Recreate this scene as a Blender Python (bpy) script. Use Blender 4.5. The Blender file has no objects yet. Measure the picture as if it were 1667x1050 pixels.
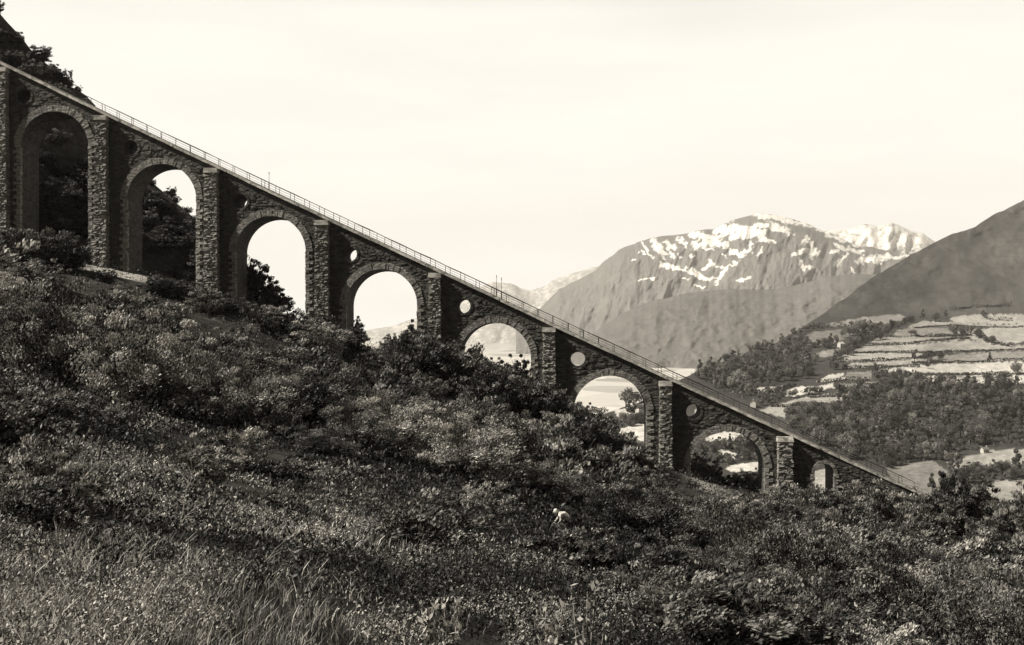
import bpy, bmesh, math
import numpy as np
from mathutils import Vector, Matrix

rng = np.random.default_rng(11)
R_ = math.radians
C = bpy.context.scene.collection
SC = bpy.context.scene

# ------------------------------------------------------------------ camera, sky, sun, exposure
F = 1667.0            # focal length in photo pixels (photo 1667 x 1050)
CX, CY = 833.5, 545.0  # principal point: horizon row 545
cam_d = bpy.data.cameras.new('camera')
cam_d.sensor_width = 36.0
cam_d.lens = 36.0
cam_d.shift_y = (CY - 525.0) / 1667.0
cam_d.clip_start = 0.1
cam_d.clip_end = 80000
cam = bpy.data.objects.new('camera', cam_d)
cam.rotation_euler = (R_(90), 0, 0)
C.objects.link(cam)
SC.camera = cam

SUN_VEC = Vector((-3.4, -1.0, 3.5)).normalized()     # towards the sun
SUN_EL = math.asin(SUN_VEC.z)
SUN_AZ = math.atan2(SUN_VEC.x, SUN_VEC.y)             # clockwise from +Y
sun_d = bpy.data.lights.new('sun', 'SUN')
sun_d.energy = 5.0
sun_d.angle = R_(0.5)
sun_d.color = (1.0, 0.95, 0.86)
sun = bpy.data.objects.new('sun', sun_d)
sun.rotation_euler = SUN_VEC.to_track_quat('Z', 'Y').to_euler()
sun.location = (0, 0, 400)
C.objects.link(sun)

W = bpy.data.worlds.new('World')
SC.world = W
W.use_nodes = True
nt = W.node_tree
for n in list(nt.nodes):
    nt.nodes.remove(n)
def wn(t, **k):
    n = nt.nodes.new(t)
    for a, b in k.items():
        setattr(n, a, b)
    return n
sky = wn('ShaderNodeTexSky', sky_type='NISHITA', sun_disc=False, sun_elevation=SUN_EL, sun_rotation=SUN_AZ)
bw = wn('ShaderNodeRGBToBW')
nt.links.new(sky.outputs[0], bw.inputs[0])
tc = wn('ShaderNodeTexCoord')
sep = wn('ShaderNodeSeparateXYZ')
nt.links.new(tc.outputs['Generated'], sep.inputs[0])
mp = wn('ShaderNodeMapping')
mp.inputs['Scale'].default_value = (1.6, 1.6, 9.0)
nt.links.new(tc.outputs['Generated'], mp.inputs[0])
cn = wn('ShaderNodeTexNoise')
cn.inputs['Scale'].default_value = 2.2
cn.inputs['Detail'].default_value = 5
nt.links.new(mp.outputs[0], cn.inputs['Vector'])
el = wn('ShaderNodeMapRange')                      # whitish haze low down, blue (grey on this film) sky higher up
el.inputs['From Min'].default_value = 0.30
el.inputs['From Max'].default_value = 0.46
el.inputs['To Min'].default_value = 1.0
el.inputs['To Max'].default_value = 0.0
nt.links.new(sep.outputs['Z'], el.inputs['Value'])
cr = wn('ShaderNodeMapRange')
cr.inputs['From Min'].default_value = 0.3
cr.inputs['From Max'].default_value = 0.7
cr.inputs['To Min'].default_value = 10.2
cr.inputs['To Max'].default_value = 11.2
nt.links.new(cn.outputs[0], cr.inputs['Value'])
hb = wn('ShaderNodeMapRange')                      # air near the horizon is brightest
hb.inputs['From Min'].default_value = 0.0
hb.inputs['From Max'].default_value = 0.30
hb.inputs['To Min'].default_value = 1.38
hb.inputs['To Max'].default_value = 1.0
nt.links.new(sep.outputs['Z'], hb.inputs['Value'])
hm_ = wn('ShaderNodeMath', operation='MULTIPLY')
nt.links.new(cr.outputs[0], hm_.inputs[0]); nt.links.new(hb.outputs[0], hm_.inputs[1])
mx = wn('ShaderNodeMix', data_type='FLOAT')
az = wn('ShaderNodeMapRange')                      # bright cloud veil ahead; sky behind camera dimmed to cut fill on wall
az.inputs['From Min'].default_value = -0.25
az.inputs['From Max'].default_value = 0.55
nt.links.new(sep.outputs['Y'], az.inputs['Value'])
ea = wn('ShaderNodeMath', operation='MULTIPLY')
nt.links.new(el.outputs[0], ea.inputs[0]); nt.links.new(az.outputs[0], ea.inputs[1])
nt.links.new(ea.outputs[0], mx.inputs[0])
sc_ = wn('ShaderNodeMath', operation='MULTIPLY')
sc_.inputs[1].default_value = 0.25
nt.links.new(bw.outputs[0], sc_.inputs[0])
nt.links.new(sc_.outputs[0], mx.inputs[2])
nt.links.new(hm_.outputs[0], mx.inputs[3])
tint = wn('ShaderNodeVectorMath', operation='SCALE')
tint.inputs[0].default_value = (1.0, 0.962, 0.885)
nt.links.new(mx.outputs[0], tint.inputs['Scale'])
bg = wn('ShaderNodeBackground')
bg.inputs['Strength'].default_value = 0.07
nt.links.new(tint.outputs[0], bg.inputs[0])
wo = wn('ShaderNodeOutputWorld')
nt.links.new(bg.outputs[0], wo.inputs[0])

SC.view_settings.view_transform = 'Standard'
SC.view_settings.look = 'None'
SC.view_settings.exposure = 0.55
SC.view_settings.gamma = 1.0
SC.render.engine = 'CYCLES'
SC.cycles.max_bounces = 5
SC.cycles.diffuse_bounces = 2
SC.cycles.glossy_bounces = 1
SC.cycles.transmission_bounces = 2
SC.cycles.volume_bounces = 0
SC.cycles.use_denoising = True

# ------------------------------------------------------------------ helpers
def P(px, py, Y):
    """the 3-D point at distance Y seen at photo pixel (px, py)"""
    return ((px - CX) / F * Y, Y, (CY - py) / F * Y)

def tag(o, label=None, cat=None, group=None, kind=None):
    if label: o['label'] = label
    if cat: o['category'] = cat
    if group: o['group'] = group
    if kind: o['kind'] = kind
    return o

def link(name, mesh, parent=None, mat=None):
    o = bpy.data.objects.new(name, mesh)
    if mat is not None and mesh is not None and not mesh.materials:
        mesh.materials.append(mat)
    C.objects.link(o)
    if parent is not None:
        o.parent = parent
    return o

def empty(name, loc=(0, 0, 0), rz=0.0, scale=1.0):
    o = bpy.data.objects.new(name, None)
    o.empty_display_size = 0.3
    C.objects.link(o)
    o.location = loc
    o.rotation_euler = (0, 0, rz)
    o.scale = (scale,) * 3
    return o

def np_mesh(name, V, Q, tone=None, smooth=False, attrs=None):
    """mesh from numpy verts (n,3) and quads (m,4)"""
    me = bpy.data.meshes.new(name)
    V = np.asarray(V, dtype=np.float32); Q = np.asarray(Q, dtype=np.int32)
    me.vertices.add(len(V)); me.vertices.foreach_set('co', V.ravel())
    k = Q.shape[1]
    me.loops.add(Q.size); me.loops.foreach_set('vertex_index', Q.ravel())
    me.polygons.add(len(Q))
    me.polygons.foreach_set('loop_start', np.arange(0, Q.size, k, dtype=np.int32))
    me.polygons.foreach_set('loop_total', np.full(len(Q), k, dtype=np.int32))
    if smooth:
        me.polygons.foreach_set('use_smooth', np.ones(len(Q), dtype=bool))
    me.update(calc_edges=True)
    if tone is not None:
        a = me.attributes.new('tone', 'FLOAT', 'FACE')
        a.data.foreach_set('value', np.asarray(tone, dtype=np.float32))
    for nm, val in (attrs or {}).items():
        a = me.attributes.new(nm, 'FLOAT', 'POINT')
        a.data.foreach_set('value', np.asarray(val, dtype=np.float32))
    return me

class MB:
    """collects boxes, prisms and tubes into ONE mesh"""
    def __init__(s): s.v = []; s.f = []
    def add(s, vs, fs):
        b = len(s.v); s.v += [tuple(map(float, p)) for p in vs]; s.f += [tuple(i + b for i in f) for f in fs]
    def hexa(s, p):      # p: 8 points, bottom 4 then top 4
        s.add(p, [(3, 2, 1, 0), (4, 5, 6, 7), (0, 1, 5, 4), (1, 2, 6, 5), (2, 3, 7, 6), (3, 0, 4, 7)])
    def box(s, x0, x1, y0, y1, z0, z1, j=0.0):
        p = np.array([(x0, y0, z0), (x1, y0, z0), (x1, y1, z0), (x0, y1, z0),
                      (x0, y0, z1), (x1, y0, z1), (x1, y1, z1), (x0, y1, z1)], float)
        if j: p += rng.uniform(-j, j, p.shape)
        s.hexa(p)
    def tube(s, pts, rad, n=6):
        pts = [Vector(p) for p in pts]
        if not hasattr(rad, '__len__'): rad = [rad] * len(pts)
        b = len(s.v); up = Vector((0.123, 0.31, 0.94)).normalized()
        for i, p in enumerate(pts):
            d = (pts[min(i + 1, len(pts) - 1)] - pts[max(i - 1, 0)]).normalized()
            a = d.cross(up)
            if a.length < 1e-3: a = d.cross(Vector((1, 0, 0)))
            a.normalize(); c = d.cross(a)
            for k in range(n):
                t = 2 * math.pi * k / n
                s.v.append(tuple(p + (a * math.cos(t) + c * math.sin(t)) * rad[i]))
        for i in range(len(pts) - 1):
            for k in range(n):
                s.f.append((b + i * n + k, b + i * n + (k + 1) % n, b + (i + 1) * n + (k + 1) % n, b + (i + 1) * n + k))
        s.f.append(tuple(b + k for k in range(n))[::-1])
        e = b + (len(pts) - 1) * n
        s.f.append(tuple(e + k for k in range(n)))
    def build(s, name, mat, parent=None, smooth=False):
        me = bpy.data.meshes.new(name)
        me.from_pydata(s.v, [], s.f)
        if smooth:
            for p in me.polygons: p.use_smooth = True
        me.update()
        return link(name, me, parent, mat)

# numpy value noise
_perm = np.random.default_rng(5).random((64, 64, 16))
def vnoise(x, y, z=0.0):
    x = np.asarray(x, float); y = np.asarray(y, float); z = np.asarray(z, float) + np.zeros_like(x)
    xi, yi, zi = np.floor(x).astype(int), np.floor(y).astype(int), np.floor(z).astype(int)
    xf, yf, zf = x - xi, y - yi, z - zi
    xf, yf, zf = (t * t * (3 - 2 * t) for t in (xf, yf, zf))
    g = lambda a, b, c: _perm[(xi + a) % 64, (yi + b) % 64, (zi + c) % 16]
    l = lambda a, b, t: a + (b - a) * t
    return l(l(l(g(0,0,0), g(1,0,0), xf), l(g(0,1,0), g(1,1,0), xf), yf), l(l(g(0,0,1), g(1,0,1), xf), l(g(0,1,1), g(1,1,1), xf), yf), zf)
def fbm(x, y, oct=4, z=0.0):
    s = 0; a = 0.5; f = 1.0
    for i in range(oct):
        s = s + a * vnoise(np.asarray(x) * f + 17.3 * i, np.asarray(y) * f + 5.1 * i, z); a *= 0.5; f *= 2.03
    return s / (1 - 0.5 ** oct)

# ------------------------------------------------------------------ materials (all on one warm grey scale, as the print shows)
TINT = (1.0, 0.95, 0.86)
def grey(v): return (v * TINT[0], v * TINT[1], v * TINT[2], 1)
class Mat:
    def __init__(s, name):
        s.m = bpy.data.materials.new(name); s.m.use_nodes = True
        s.t = s.m.node_tree; s.b = s.t.nodes['Principled BSDF']
    def n(s, t, **k):
        n = s.t.nodes.new(t)
        for a, b in k.items(): setattr(n, a, b)
        return n
    def l(s, a, b): s.t.links.new(a, b)
    def noise(s, scale, detail=4, coord='Object', stretch=None, rough=0.55):
        tc = s.n('ShaderNodeTexCoord'); no = s.n('ShaderNodeTexNoise')
        no.inputs['Scale'].default_value = scale; no.inputs['Detail'].default_value = detail; no.inputs['Roughness'].default_value = rough
        o = tc.outputs[coord]
        if stretch:
            mp = s.n('ShaderNodeMapping'); mp.inputs['Scale'].default_value = stretch; s.l(o, mp.inputs[0]); o = mp.outputs[0]
        s.l(o, no.inputs['Vector']); return no.outputs[0]
    def ramp(s, src, stops):
        r = s.n('ShaderNodeValToRGB'); e = r.color_ramp.elements
        while len(e) < len(stops): e.new(0.5)
        for el_, (p, v) in zip(e, stops): el_.position = p; el_.color = grey(v)
        s.l(src, r.inputs[0]); return r.outputs[0]
    def math(s, op, a, b):
        m = s.n('ShaderNodeMath', operation=op)
        for i, x in enumerate((a, b)):
            if hasattr(x, 'type') and hasattr(x, 'node'): s.l(x, m.inputs[i])
            else: m.inputs[i].default_value = x
        return m.outputs[0]
    def attr(s, name):
        a = s.n('ShaderNodeAttribute'); a.attribute_name = name; return a.outputs['Fac']
    def bump(s, src, strength, dist):
        b = s.n('ShaderNodeBump'); b.inputs['Strength'].default_value = strength; b.inputs['Distance'].default_value = dist
        s.l(src, b.inputs['Height']); s.l(b.outputs[0], s.b.inputs['Normal'])
    def color(s, c): s.l(c, s.b.inputs['Base Color'])
    def rough(s, v, spec=0.3):
        s.b.inputs['Roughness'].default_value = v; s.b.inputs['Specular IOR Level'].default_value = spec

def plain(name, v, rough=0.8, spec=0.3, var=0.25, scale=3.0):
    m = Mat(name)
    n = m.noise(scale, 5)
    m.color(m.ramp(n, [(0.3, v * (1 - var)), (0.7, v * (1 + var))])); m.rough(rough, spec)
    return m.m

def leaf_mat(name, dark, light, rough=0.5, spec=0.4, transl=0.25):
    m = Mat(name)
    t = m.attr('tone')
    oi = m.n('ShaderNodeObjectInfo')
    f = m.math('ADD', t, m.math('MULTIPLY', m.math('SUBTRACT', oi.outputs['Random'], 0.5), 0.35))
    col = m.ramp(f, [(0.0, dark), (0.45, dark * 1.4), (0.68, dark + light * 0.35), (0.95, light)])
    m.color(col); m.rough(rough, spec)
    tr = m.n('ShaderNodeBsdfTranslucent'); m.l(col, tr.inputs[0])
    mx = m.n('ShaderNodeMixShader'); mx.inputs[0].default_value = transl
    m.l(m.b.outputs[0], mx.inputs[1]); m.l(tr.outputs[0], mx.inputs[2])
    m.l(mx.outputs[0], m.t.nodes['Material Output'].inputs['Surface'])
    return m.m

M_leaf = {'pale': leaf_mat('leaf_pale', 0.018, 0.68),
          'mid': leaf_mat('leaf_mid', 0.012, 0.60),
          'dark': leaf_mat('leaf_dark', 0.008, 0.30)}
M_far_leaf = leaf_mat('leaf_far', 0.05, 0.36, 0.8, 0.15)
M_hedge = leaf_mat('leaf_hedge', 0.02, 0.08, 0.7, 0.2)
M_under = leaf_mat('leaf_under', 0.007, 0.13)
M_bracken = leaf_mat('leaf_bracken', 0.012, 0.5, 0.5, 0.4, 0.2)
M_heath = leaf_mat('leaf_heath', 0.012, 0.82, 0.55, 0.35, 0.15)
M_grass = leaf_mat('grass_blade', 0.03, 0.70, 0.5, 0.4, 0.25)
M_bark = plain('bark', 0.07, 0.9)
M_twig_pale = plain('pale_twig', 0.42, 0.8)
M_twig_dark = plain('dark_twig', 0.03, 0.9)

def stone(name, v, bumpd=0.05, sc=1.6):
    m = Mat(name)
    tc = m.n('ShaderNodeTexCoord'); vo = m.n('ShaderNodeTexVoronoi'); vo.inputs['Scale'].default_value = sc
    mp = m.n('ShaderNodeMapping'); mp.inputs['Scale'].default_value = (1, 1, 2.1)
    m.l(tc.outputs['Object'], mp.inputs[0]); m.l(mp.outputs[0], vo.inputs['Vector'])
    bwn = m.n('ShaderNodeRGBToBW'); m.l(vo.outputs['Color'], bwn.inputs[0])
    no = m.noise(4.0, 6); big = m.noise(0.18, 3, stretch=(1, 1, 0.4))
    mixv = m.math('ADD', m.math('MULTIPLY', bwn.outputs[0], 0.5), m.math('MULTIPLY', no, 0.5))
    mixv = m.math('MULTIPLY', mixv, m.math('ADD', m.math('MULTIPLY', big, 1.3), 0.35))
    streak = m.noise(1.0, 5, stretch=(1.3, 1.3, 0.10)); st2 = m.math('MULTIPLY', m.math('SUBTRACT', streak, 0.5), 0.75)
    mixv = m.math('ADD', mixv, m.math('MULTIPLY', st2, 0.55))
    m.color(m.ramp(mixv, [(0.15, v * 0.35), (0.5, v), (0.8, v * 1.7)]))
    h = m.math('ADD', m.math('MULTIPLY', no, 0.7), m.math('MULTIPLY', vo.outputs['Distance'], -0.8))
    m.bump(h, 0.9, bumpd); m.rough(0.85, 0.25)
    return m.m
M_wall = stone('rubble_stone', 0.062, 0.14)
M_block = stone('dressed_stone', 0.22, 0.08, 2.4)
M_vouss = stone('voussoir_stone', 0.19, 0.06, 2.4)
M_coping = stone('coping_stone', 0.42, 0.03, 1.2)
M_ballast = plain('track_ballast', 0.36, 0.9, 0.2, 0.6, 3)
M_iron = plain('railing_iron', 0.03, 0.6, 0.4)
M_steel = plain('rail_steel', 0.25, 0.35, 0.5)

# ------------------------------------------------------------------ near hillside
def rowpx(Y, pts): return (Y, [((a - CX) / F * Y, (CY - b) / F * Y) for a, b in pts])
ROWS = [
    (-30, [(-60, 16), (-20, 6.5), (0, 0.6), (20, -7), (60, -20)]),
    (0.5, [(-40, 10.5), (-8, 0.9), (-3, -0.75), (0, -1.65), (3, -2.5), (8, -4.2), (40, -16)]),
    rowpx(8, [(-1200, 480), (-300, 690), (40, 815), (400, 885), (833, 985), (1300, 1100), (1900, 1260), (4500, 1900)]),
    rowpx(20, [(-1500, 330), (-300, 620), (40, 725), (400, 792), (833, 885), (1300, 1015), (1700, 1130), (3500, 1550)]),
    rowpx(42, [(-1200, 270), (-300, 520), (40, 640), (250, 680), (560, 735), (760, 792), (915, 868), (1100, 925), (1300, 1000), (1617, 1110), (2600, 1380)]),
    rowpx(90, [(-900, 180), (-200, 420), (40, 505), (250, 565), (450, 622), (650, 682), (833, 742), (1000, 810), (1150, 865), (1300, 905), (1450, 940), (1617, 970), (2200, 1100)]),
    rowpx(124, [(-700, 150), (-100, 360), (40, 425), (160, 440), (230, 452), (340, 490), (430, 512), (520, 540), (620, 575), (700, 600), (800, 635), (890, 672), (980, 720), (1085, 768), (1180, 800), (1260, 815), (1350, 830), (1500, 850), (1620, 880), (2100, 980)]),
    rowpx(140, [(-700, 100), (-100, 320), (40, 395), (160, 420), (230, 445), (340, 480), (430, 505), (520, 540), (620, 585), (700, 610), (800, 645), (890, 685), (980, 725), (1085, 765), (1180, 790), (1260, 805), (1350, 815), (1500, 830), (1620, 860), (2100, 960)]),
    rowpx(172, [(-900, -700), (-250, -330), (-100, -115), (0, 12), (40, 62), (75, 84), (98, 112), (130, 120), (150, 158), (160, 200), (200, 238), (265, 300), (322, 346), (405, 452), (470, 535), (560, 620), (700, 740), (900, 850), (1200, 930), (1620, 1000), (2200, 1080)]),
    rowpx(240, [(-900, -500), (-250, -150), (0, 190), (150, 340), (265, 460), (405, 600), (700, 820), (1200, 1000), (2200, 1150)]),
    rowpx(330, [(-900, 0), (-250, 300), (0, 500), (265, 700), (700, 950), (1200, 1080), (2200, 1150)]),
    rowpx(420, [(-900, 500), (0, 800), (700, 1000), (2200, 1020)]),
]
_RY = np.array([r[0] for r in ROWS], float)
def ground(x, y, rough=True):
    x = np.atleast_1d(np.asarray(x, float)); y = np.atleast_1d(np.asarray(y, float))
    x, y = np.broadcast_arrays(x, y)
    Z = np.stack([np.interp(x, [p[0] for p in r[1]], [p[1] for p in r[1]]) for r in ROWS])
    z = 0; dy = np.clip(np.abs(y) * 0.28, 0, 5)
    for w, q in ((.2, -1), (.2, -.5), (.2, 0), (.2, .5), (.2, 1)):      # round the creases between the rows
        yy = y + q * dy
        i = np.clip(np.searchsorted(_RY, yy) - 1, 0, len(_RY) - 2)
        t = np.clip((yy - _RY[i]) / (_RY[i + 1] - _RY[i]), 0, 1)
        za = np.take_along_axis(Z, i[None], 0)[0]; zb = np.take_along_axis(Z, (i + 1)[None], 0)[0]
        z = z + w * (za + (zb - za) * t)
    if rough:
        k = np.clip((np.abs(y) - 42) / 40, 0.07, 1)
        z = z + (fbm(x * 0.12 + 40, y * 0.12 + 9, 4) - 0.5) * 2.6 * k
    return z
def gz(x, y): return float(ground(x, y)[0])

def grid_mesh(name, X, Y, Z, smooth=True, attrs=None):
    r, c = X.shape
    V = np.stack([X, Y, Z], -1).reshape(-1, 3)
    idx = np.arange(r * c).reshape(r, c)
    Q = np.stack([idx[:-1, :-1], idx[:-1, 1:], idx[1:, 1:], idx[1:, :-1]], -1).reshape(-1, 4)
    return np_mesh(name, V, Q, smooth=smooth, attrs={k: v.ravel() for k, v in (attrs or {}).items()})

ys = np.concatenate([np.linspace(-30, 4, 30), np.geomspace(4.3, 420, 300)])
us = np.linspace(-1.35, 1.35, 330)
GX = us[None, :] * (np.abs(ys[:, None]) * 0.9 + 22); GY = np.repeat(ys[:, None], len(us), 1)
GZ = ground(GX.ravel(), GY.ravel()).reshape(GX.shape)
PXg = CX + F * GX / np.maximum(GY, 1); 
def ell(px, py, Y, rx, ry):
    x, y, z = P(px, py, Y); return np.exp(-(((GX - x) / rx) ** 2 + ((GY - y) / ry) ** 2) ** 2)
bare = np.maximum.reduce([ell(178, 428, 124, 3.2, 5), ell(215, 440, 124, 2.4, 5), ell(1158, 800, 120, 2.2, 6), ell(60, 425, 122, 1.6, 3)])
m = Mat('hillside_soil')
n1 = m.noise(0.8, 6); n2 = m.noise(0.06, 4)
f = m.math('MULTIPLY', n1, m.math('ADD', n2, 0.35))
c1 = m.ramp(f, [(0.2, 0.012), (0.5, 0.045), (0.8, 0.11)])
c2 = m.ramp(n1, [(0.3, 0.3), (0.7, 0.5)])
mm = m.n('ShaderNodeMix', data_type='RGBA'); m.l(m.attr('bare'), mm.inputs[0]); m.l(c1, mm.inputs[6]); m.l(c2, mm.inputs[7])
m.color(mm.outputs[2]); m.rough(0.95, 0.1); m.bump(m.noise(3.0, 6), 0.8, 0.2)
tag(link('hillside', grid_mesh('hillside', GX, GY, GZ, attrs={'bare': bare}), None, m.m), kind='structure')

# ------------------------------------------------------------------ the valley floor out to the horizon
m = Mat('valley_floor')
tcv = m.n('ShaderNodeTexCoord'); vv = m.n('ShaderNodeTexVoronoi'); vv.inputs['Scale'].default_value = 0.006
mpv = m.n('ShaderNodeMapping'); mpv.inputs['Scale'].default_value = (1.5, .7, 1); m.l(tcv.outputs['Object'], mpv.inputs[0]); m.l(mpv.outputs[0], vv.inputs['Vector'])
bv = m.n('ShaderNodeRGBToBW'); m.l(vv.outputs['Color'], bv.inputs[0])
m.color(m.ramp(m.math('ADD', m.math('MULTIPLY', bv.outputs[0], .7), m.math('MULTIPLY', m.noise(0.004, 6), .3)), [(0.25, 0.34), (0.4, 0.54), (0.7, 0.68)])); m.rough(0.95, 0.1)
vb = 16000
tag(link('valley_ground', np_mesh('valley_ground', [(-vb, -2000, -118), (vb, -2000, -118), (vb, vb, -118), (-vb, vb, -118)], [(0, 1, 2, 3)]), None, m.m), kind='structure')

# ------------------------------------------------------------------ viaduct
AL = R_(3.5); CA, SA = math.cos(AL), math.sin(AL); Y0 = 130.0; WD = 4.7
def px2s(px):
    t = (px - CX) / F
    return Y0 * t / (CA + t * SA)
def on_wall(px, py):
    s = px2s(px); Y = Y0 - s * SA
    return s, (CY - py) / F * Y
DECK = [on_wall(a, b) for a, b in [(-420, -101), (-150, 29), (39, 119), (152, 174), (336, 261), (397, 290), (570, 371.5), (757, 459), (930, 541), (1110, 624), (1213, 671.5), (1314, 718), (1422, 767), (1530, 816)]]
dS = np.array([p[0] for p in DECK]); dZ = np.array([p[1] for p in DECK])
def deckz(s): return float(np.interp(s, dS, dZ))
RA = 4.60
ARCH = [on_wall(a, b) for a, b in [(-85, 97), (88.5, 181.5), (263, 267), (440.5, 351.7), (621, 438.4), (805.5, 525.5), (993, 611.6), (1184.5, 702)]]
ARCH = [(s, z - RA, RA) for s, z in ARCH]
s8, z8 = on_wall(1342, 755); ARCH.append((s8, z8 - 1.22, 1.22))
OCU = [(*on_wall(a, b), 0.93) for a, b in [(-135, 75), (39, 157), (213, 240.5), (391, 327.5), (569.5, 413.5), (754, 498), (941, 585), (1129, 670)]]
PIL = [(-2, 15), (159.5, 177), (336.5, 356.5), (515.5, 536), (699.4, 718), (884, 903.5), (1073, 1092), (1264.5, 1288)]
via = tag(empty('viaduct', (0, Y0, 0), -AL), 'long dark stone viaduct of round arches climbing the hillside, railing along its sloping deck', 'viaduct')
_gs = np.linspace(-110, 70, 900); _gh = ground(_gs * CA, Y0 - _gs * SA)
def gl(s):     # ground height at a local position
    return float(np.interp(s, _gs, _gh))

# the wall outline: arches as notches from below, round holes above the piers
S0, S1 = px2s(-420), px2s(1530)
out = [(S0, deckz(S0) - 0.3)]
out += [(s, deckz(s) - 0.3) for s in dS[1:-1]] + [(S1, deckz(S1) - 0.3)]
low = [(S1, min(gl(S1), deckz(S1)) - 4)]
for (c, zc, r) in reversed(ARCH):
    g = min(gl(c - r), gl(c + r), gl(c), zc) - 5
    low.append((c + r, g)); low += [(c + r * math.cos(t), zc + r * math.sin(t)) for t in np.linspace(0, math.pi, 41)]; low.append((c - r, g))
low.append((S0, min(gl(S0), deckz(S0) - 1) - 5))
cu = bpy.data.curves.new('wall_outline', 'CURVE'); cu.dimensions = '2D'; cu.fill_mode = 'BOTH'; cu.extrude = WD / 2
for poly in [out + low] + [[(c + r * math.cos(t), z + r * math.sin(t)) for t in np.linspace(0, 2 * math.pi, 33)[:-1]] for c, z, r in OCU]:
    sp = cu.splines.new('POLY'); sp.points.add(len(poly) - 1); sp.use_cyclic_u = True
    for p, q in zip(sp.points, poly): p.co = (q[0], q[1], 0, 1)
co = bpy.data.objects.new('wall_outline', cu); C.objects.link(co)
bpy.context.view_layer.update()
me = bpy.data.meshes.new_from_object(co.evaluated_get(bpy.context.evaluated_depsgraph_get()))
bpy.data.objects.remove(co)
v = np.empty(len(me.vertices) * 3); me.vertices.foreach_get('co', v); v = v.reshape(-1, 3)
v = np.stack([v[:, 0], v[:, 2] + WD / 2, v[:, 1]], -1)
me.vertices.foreach_set('co', v.ravel()); me.name = 'wall'; me.materials.clear()
me.update()
for p in me.polygons: p.use_smooth = False
wall = link('wall', me, via, M_wall)

# projecting rubble stones on the front face, in uneven courses
def solid(s, z, marg=0.0):
    if z > deckz(s) - 0.95 or z < gl(s) - 1.5: return False
    for (c, zc, r) in ARCH:
        ring = r + (1.05 if r > 2 else 0.5) + marg
        if z >= zc and (s - c) ** 2 + (z - zc) ** 2 < ring * ring: return False
        if z < zc and abs(s - c) < r + 0.95 + marg: return False
    for (c, zc, r) in OCU:
        if (s - c) ** 2 + (z - zc) ** 2 < (r + 0.45) ** 2: return False
    for a, b in PIL:
        if px2s(a) - 0.15 < s < px2s(b) + 0.3: return False
    return True
mb = MB(); s = S0 + 0.4
zlo, zhi = -24.0, deckz(S0)
z = zlo
while z < zhi:
    h = rng.uniform(0.26, 0.46); s = S0 + rng.uniform(0, 0.8)
    while s < S1 - 1:
        l = rng.uniform(0.35, 0.95)
        if solid(s, z) and solid(s + l, z + h) and solid(s + l / 2, z + h / 2) and solid(s + l, z) and solid(s, z + h):
            pr = rng.uniform(0.015, 0.12)
            mb.box(s + 0.02, s + l - 0.02, -pr, 0.06, z + 0.02, z + h - 0.02, 0.06)
        s += l
    z += h
mb.build('rubble_facing', M_wall, wall)

for i, (c, zc, r) in enumerate(ARCH):
    mb = MB(); th = 0.88 if r > 2 else 0.42
    n = int(math.pi * r / 0.33)
    for k in range(n):
        t0, t1 = math.pi * k / n + 0.012 / r, math.pi * (k + 1) / n - 0.012 / r
        pr = rng.uniform(0.07, 0.17); o = r + th * rng.uniform(0.88, 1.06)
        pt = lambda rad, t, y: np.array((c + rad * math.cos(t), y, zc + rad * math.sin(t))) + rng.uniform(-0.02, 0.02, 3)
        mb.hexa([pt(r + 0.003, t0, -pr), pt(o, t0, -pr), pt(o, t0, 0.1), pt(r + 0.003, t0, 0.1),
                 pt(r + 0.003, t1, -pr), pt(o, t1, -pr), pt(o, t1, 0.1), pt(r + 0.003, t1, 0.1)])
    mb.build('arch_ring', M_vouss, via)
    for sd in (-1, 1):                          # long-and-short quoins down the jambs
        mb = MB(); g = gl(c + sd * r) - 1.5; z = zc - 0.01; k = 0
        while z > g:
            h = rng.uniform(0.36, 0.5); l = 0.92 if k % 2 else 0.5
            l *= rng.uniform(0.85, 1.1); pr = rng.uniform(0.05, 0.16)
            a, b = (c + r - 0.03, c + r + l) if sd > 0 else (c - r - l, c - r + 0.03)
            mb.box(a, b, -pr, 0.5, z - h + 0.015, z - 0.015, 0.055); z -= h; k += 1
        if mb.v: mb.build('quoins', M_block, via)
for (c, zc, r) in OCU:
    mb = MB(); n = 16
    for k in range(n):
        t0, t1 = 2 * math.pi * k / n + 0.02, 2 * math.pi * (k + 1) / n - 0.02
        pr = rng.uniform(0.06, 0.14); o = r + rng.uniform(0.24, 0.36)
        pt = lambda rad, t, y: (c + rad * math.cos(t), y, zc + rad * math.sin(t))
        mb.hexa([pt(r + 0.003, t0, -pr), pt(o, t0, -pr), pt(o, t0, 0.1), pt(r + 0.003, t0, 0.1),
                 pt(r + 0.003, t1, -pr), pt(o, t1, -pr), pt(o, t1, 0.1), pt(r + 0.003, t1, 0.1)])
    mb.build('oculus_ring', M_wall, via)

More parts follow.
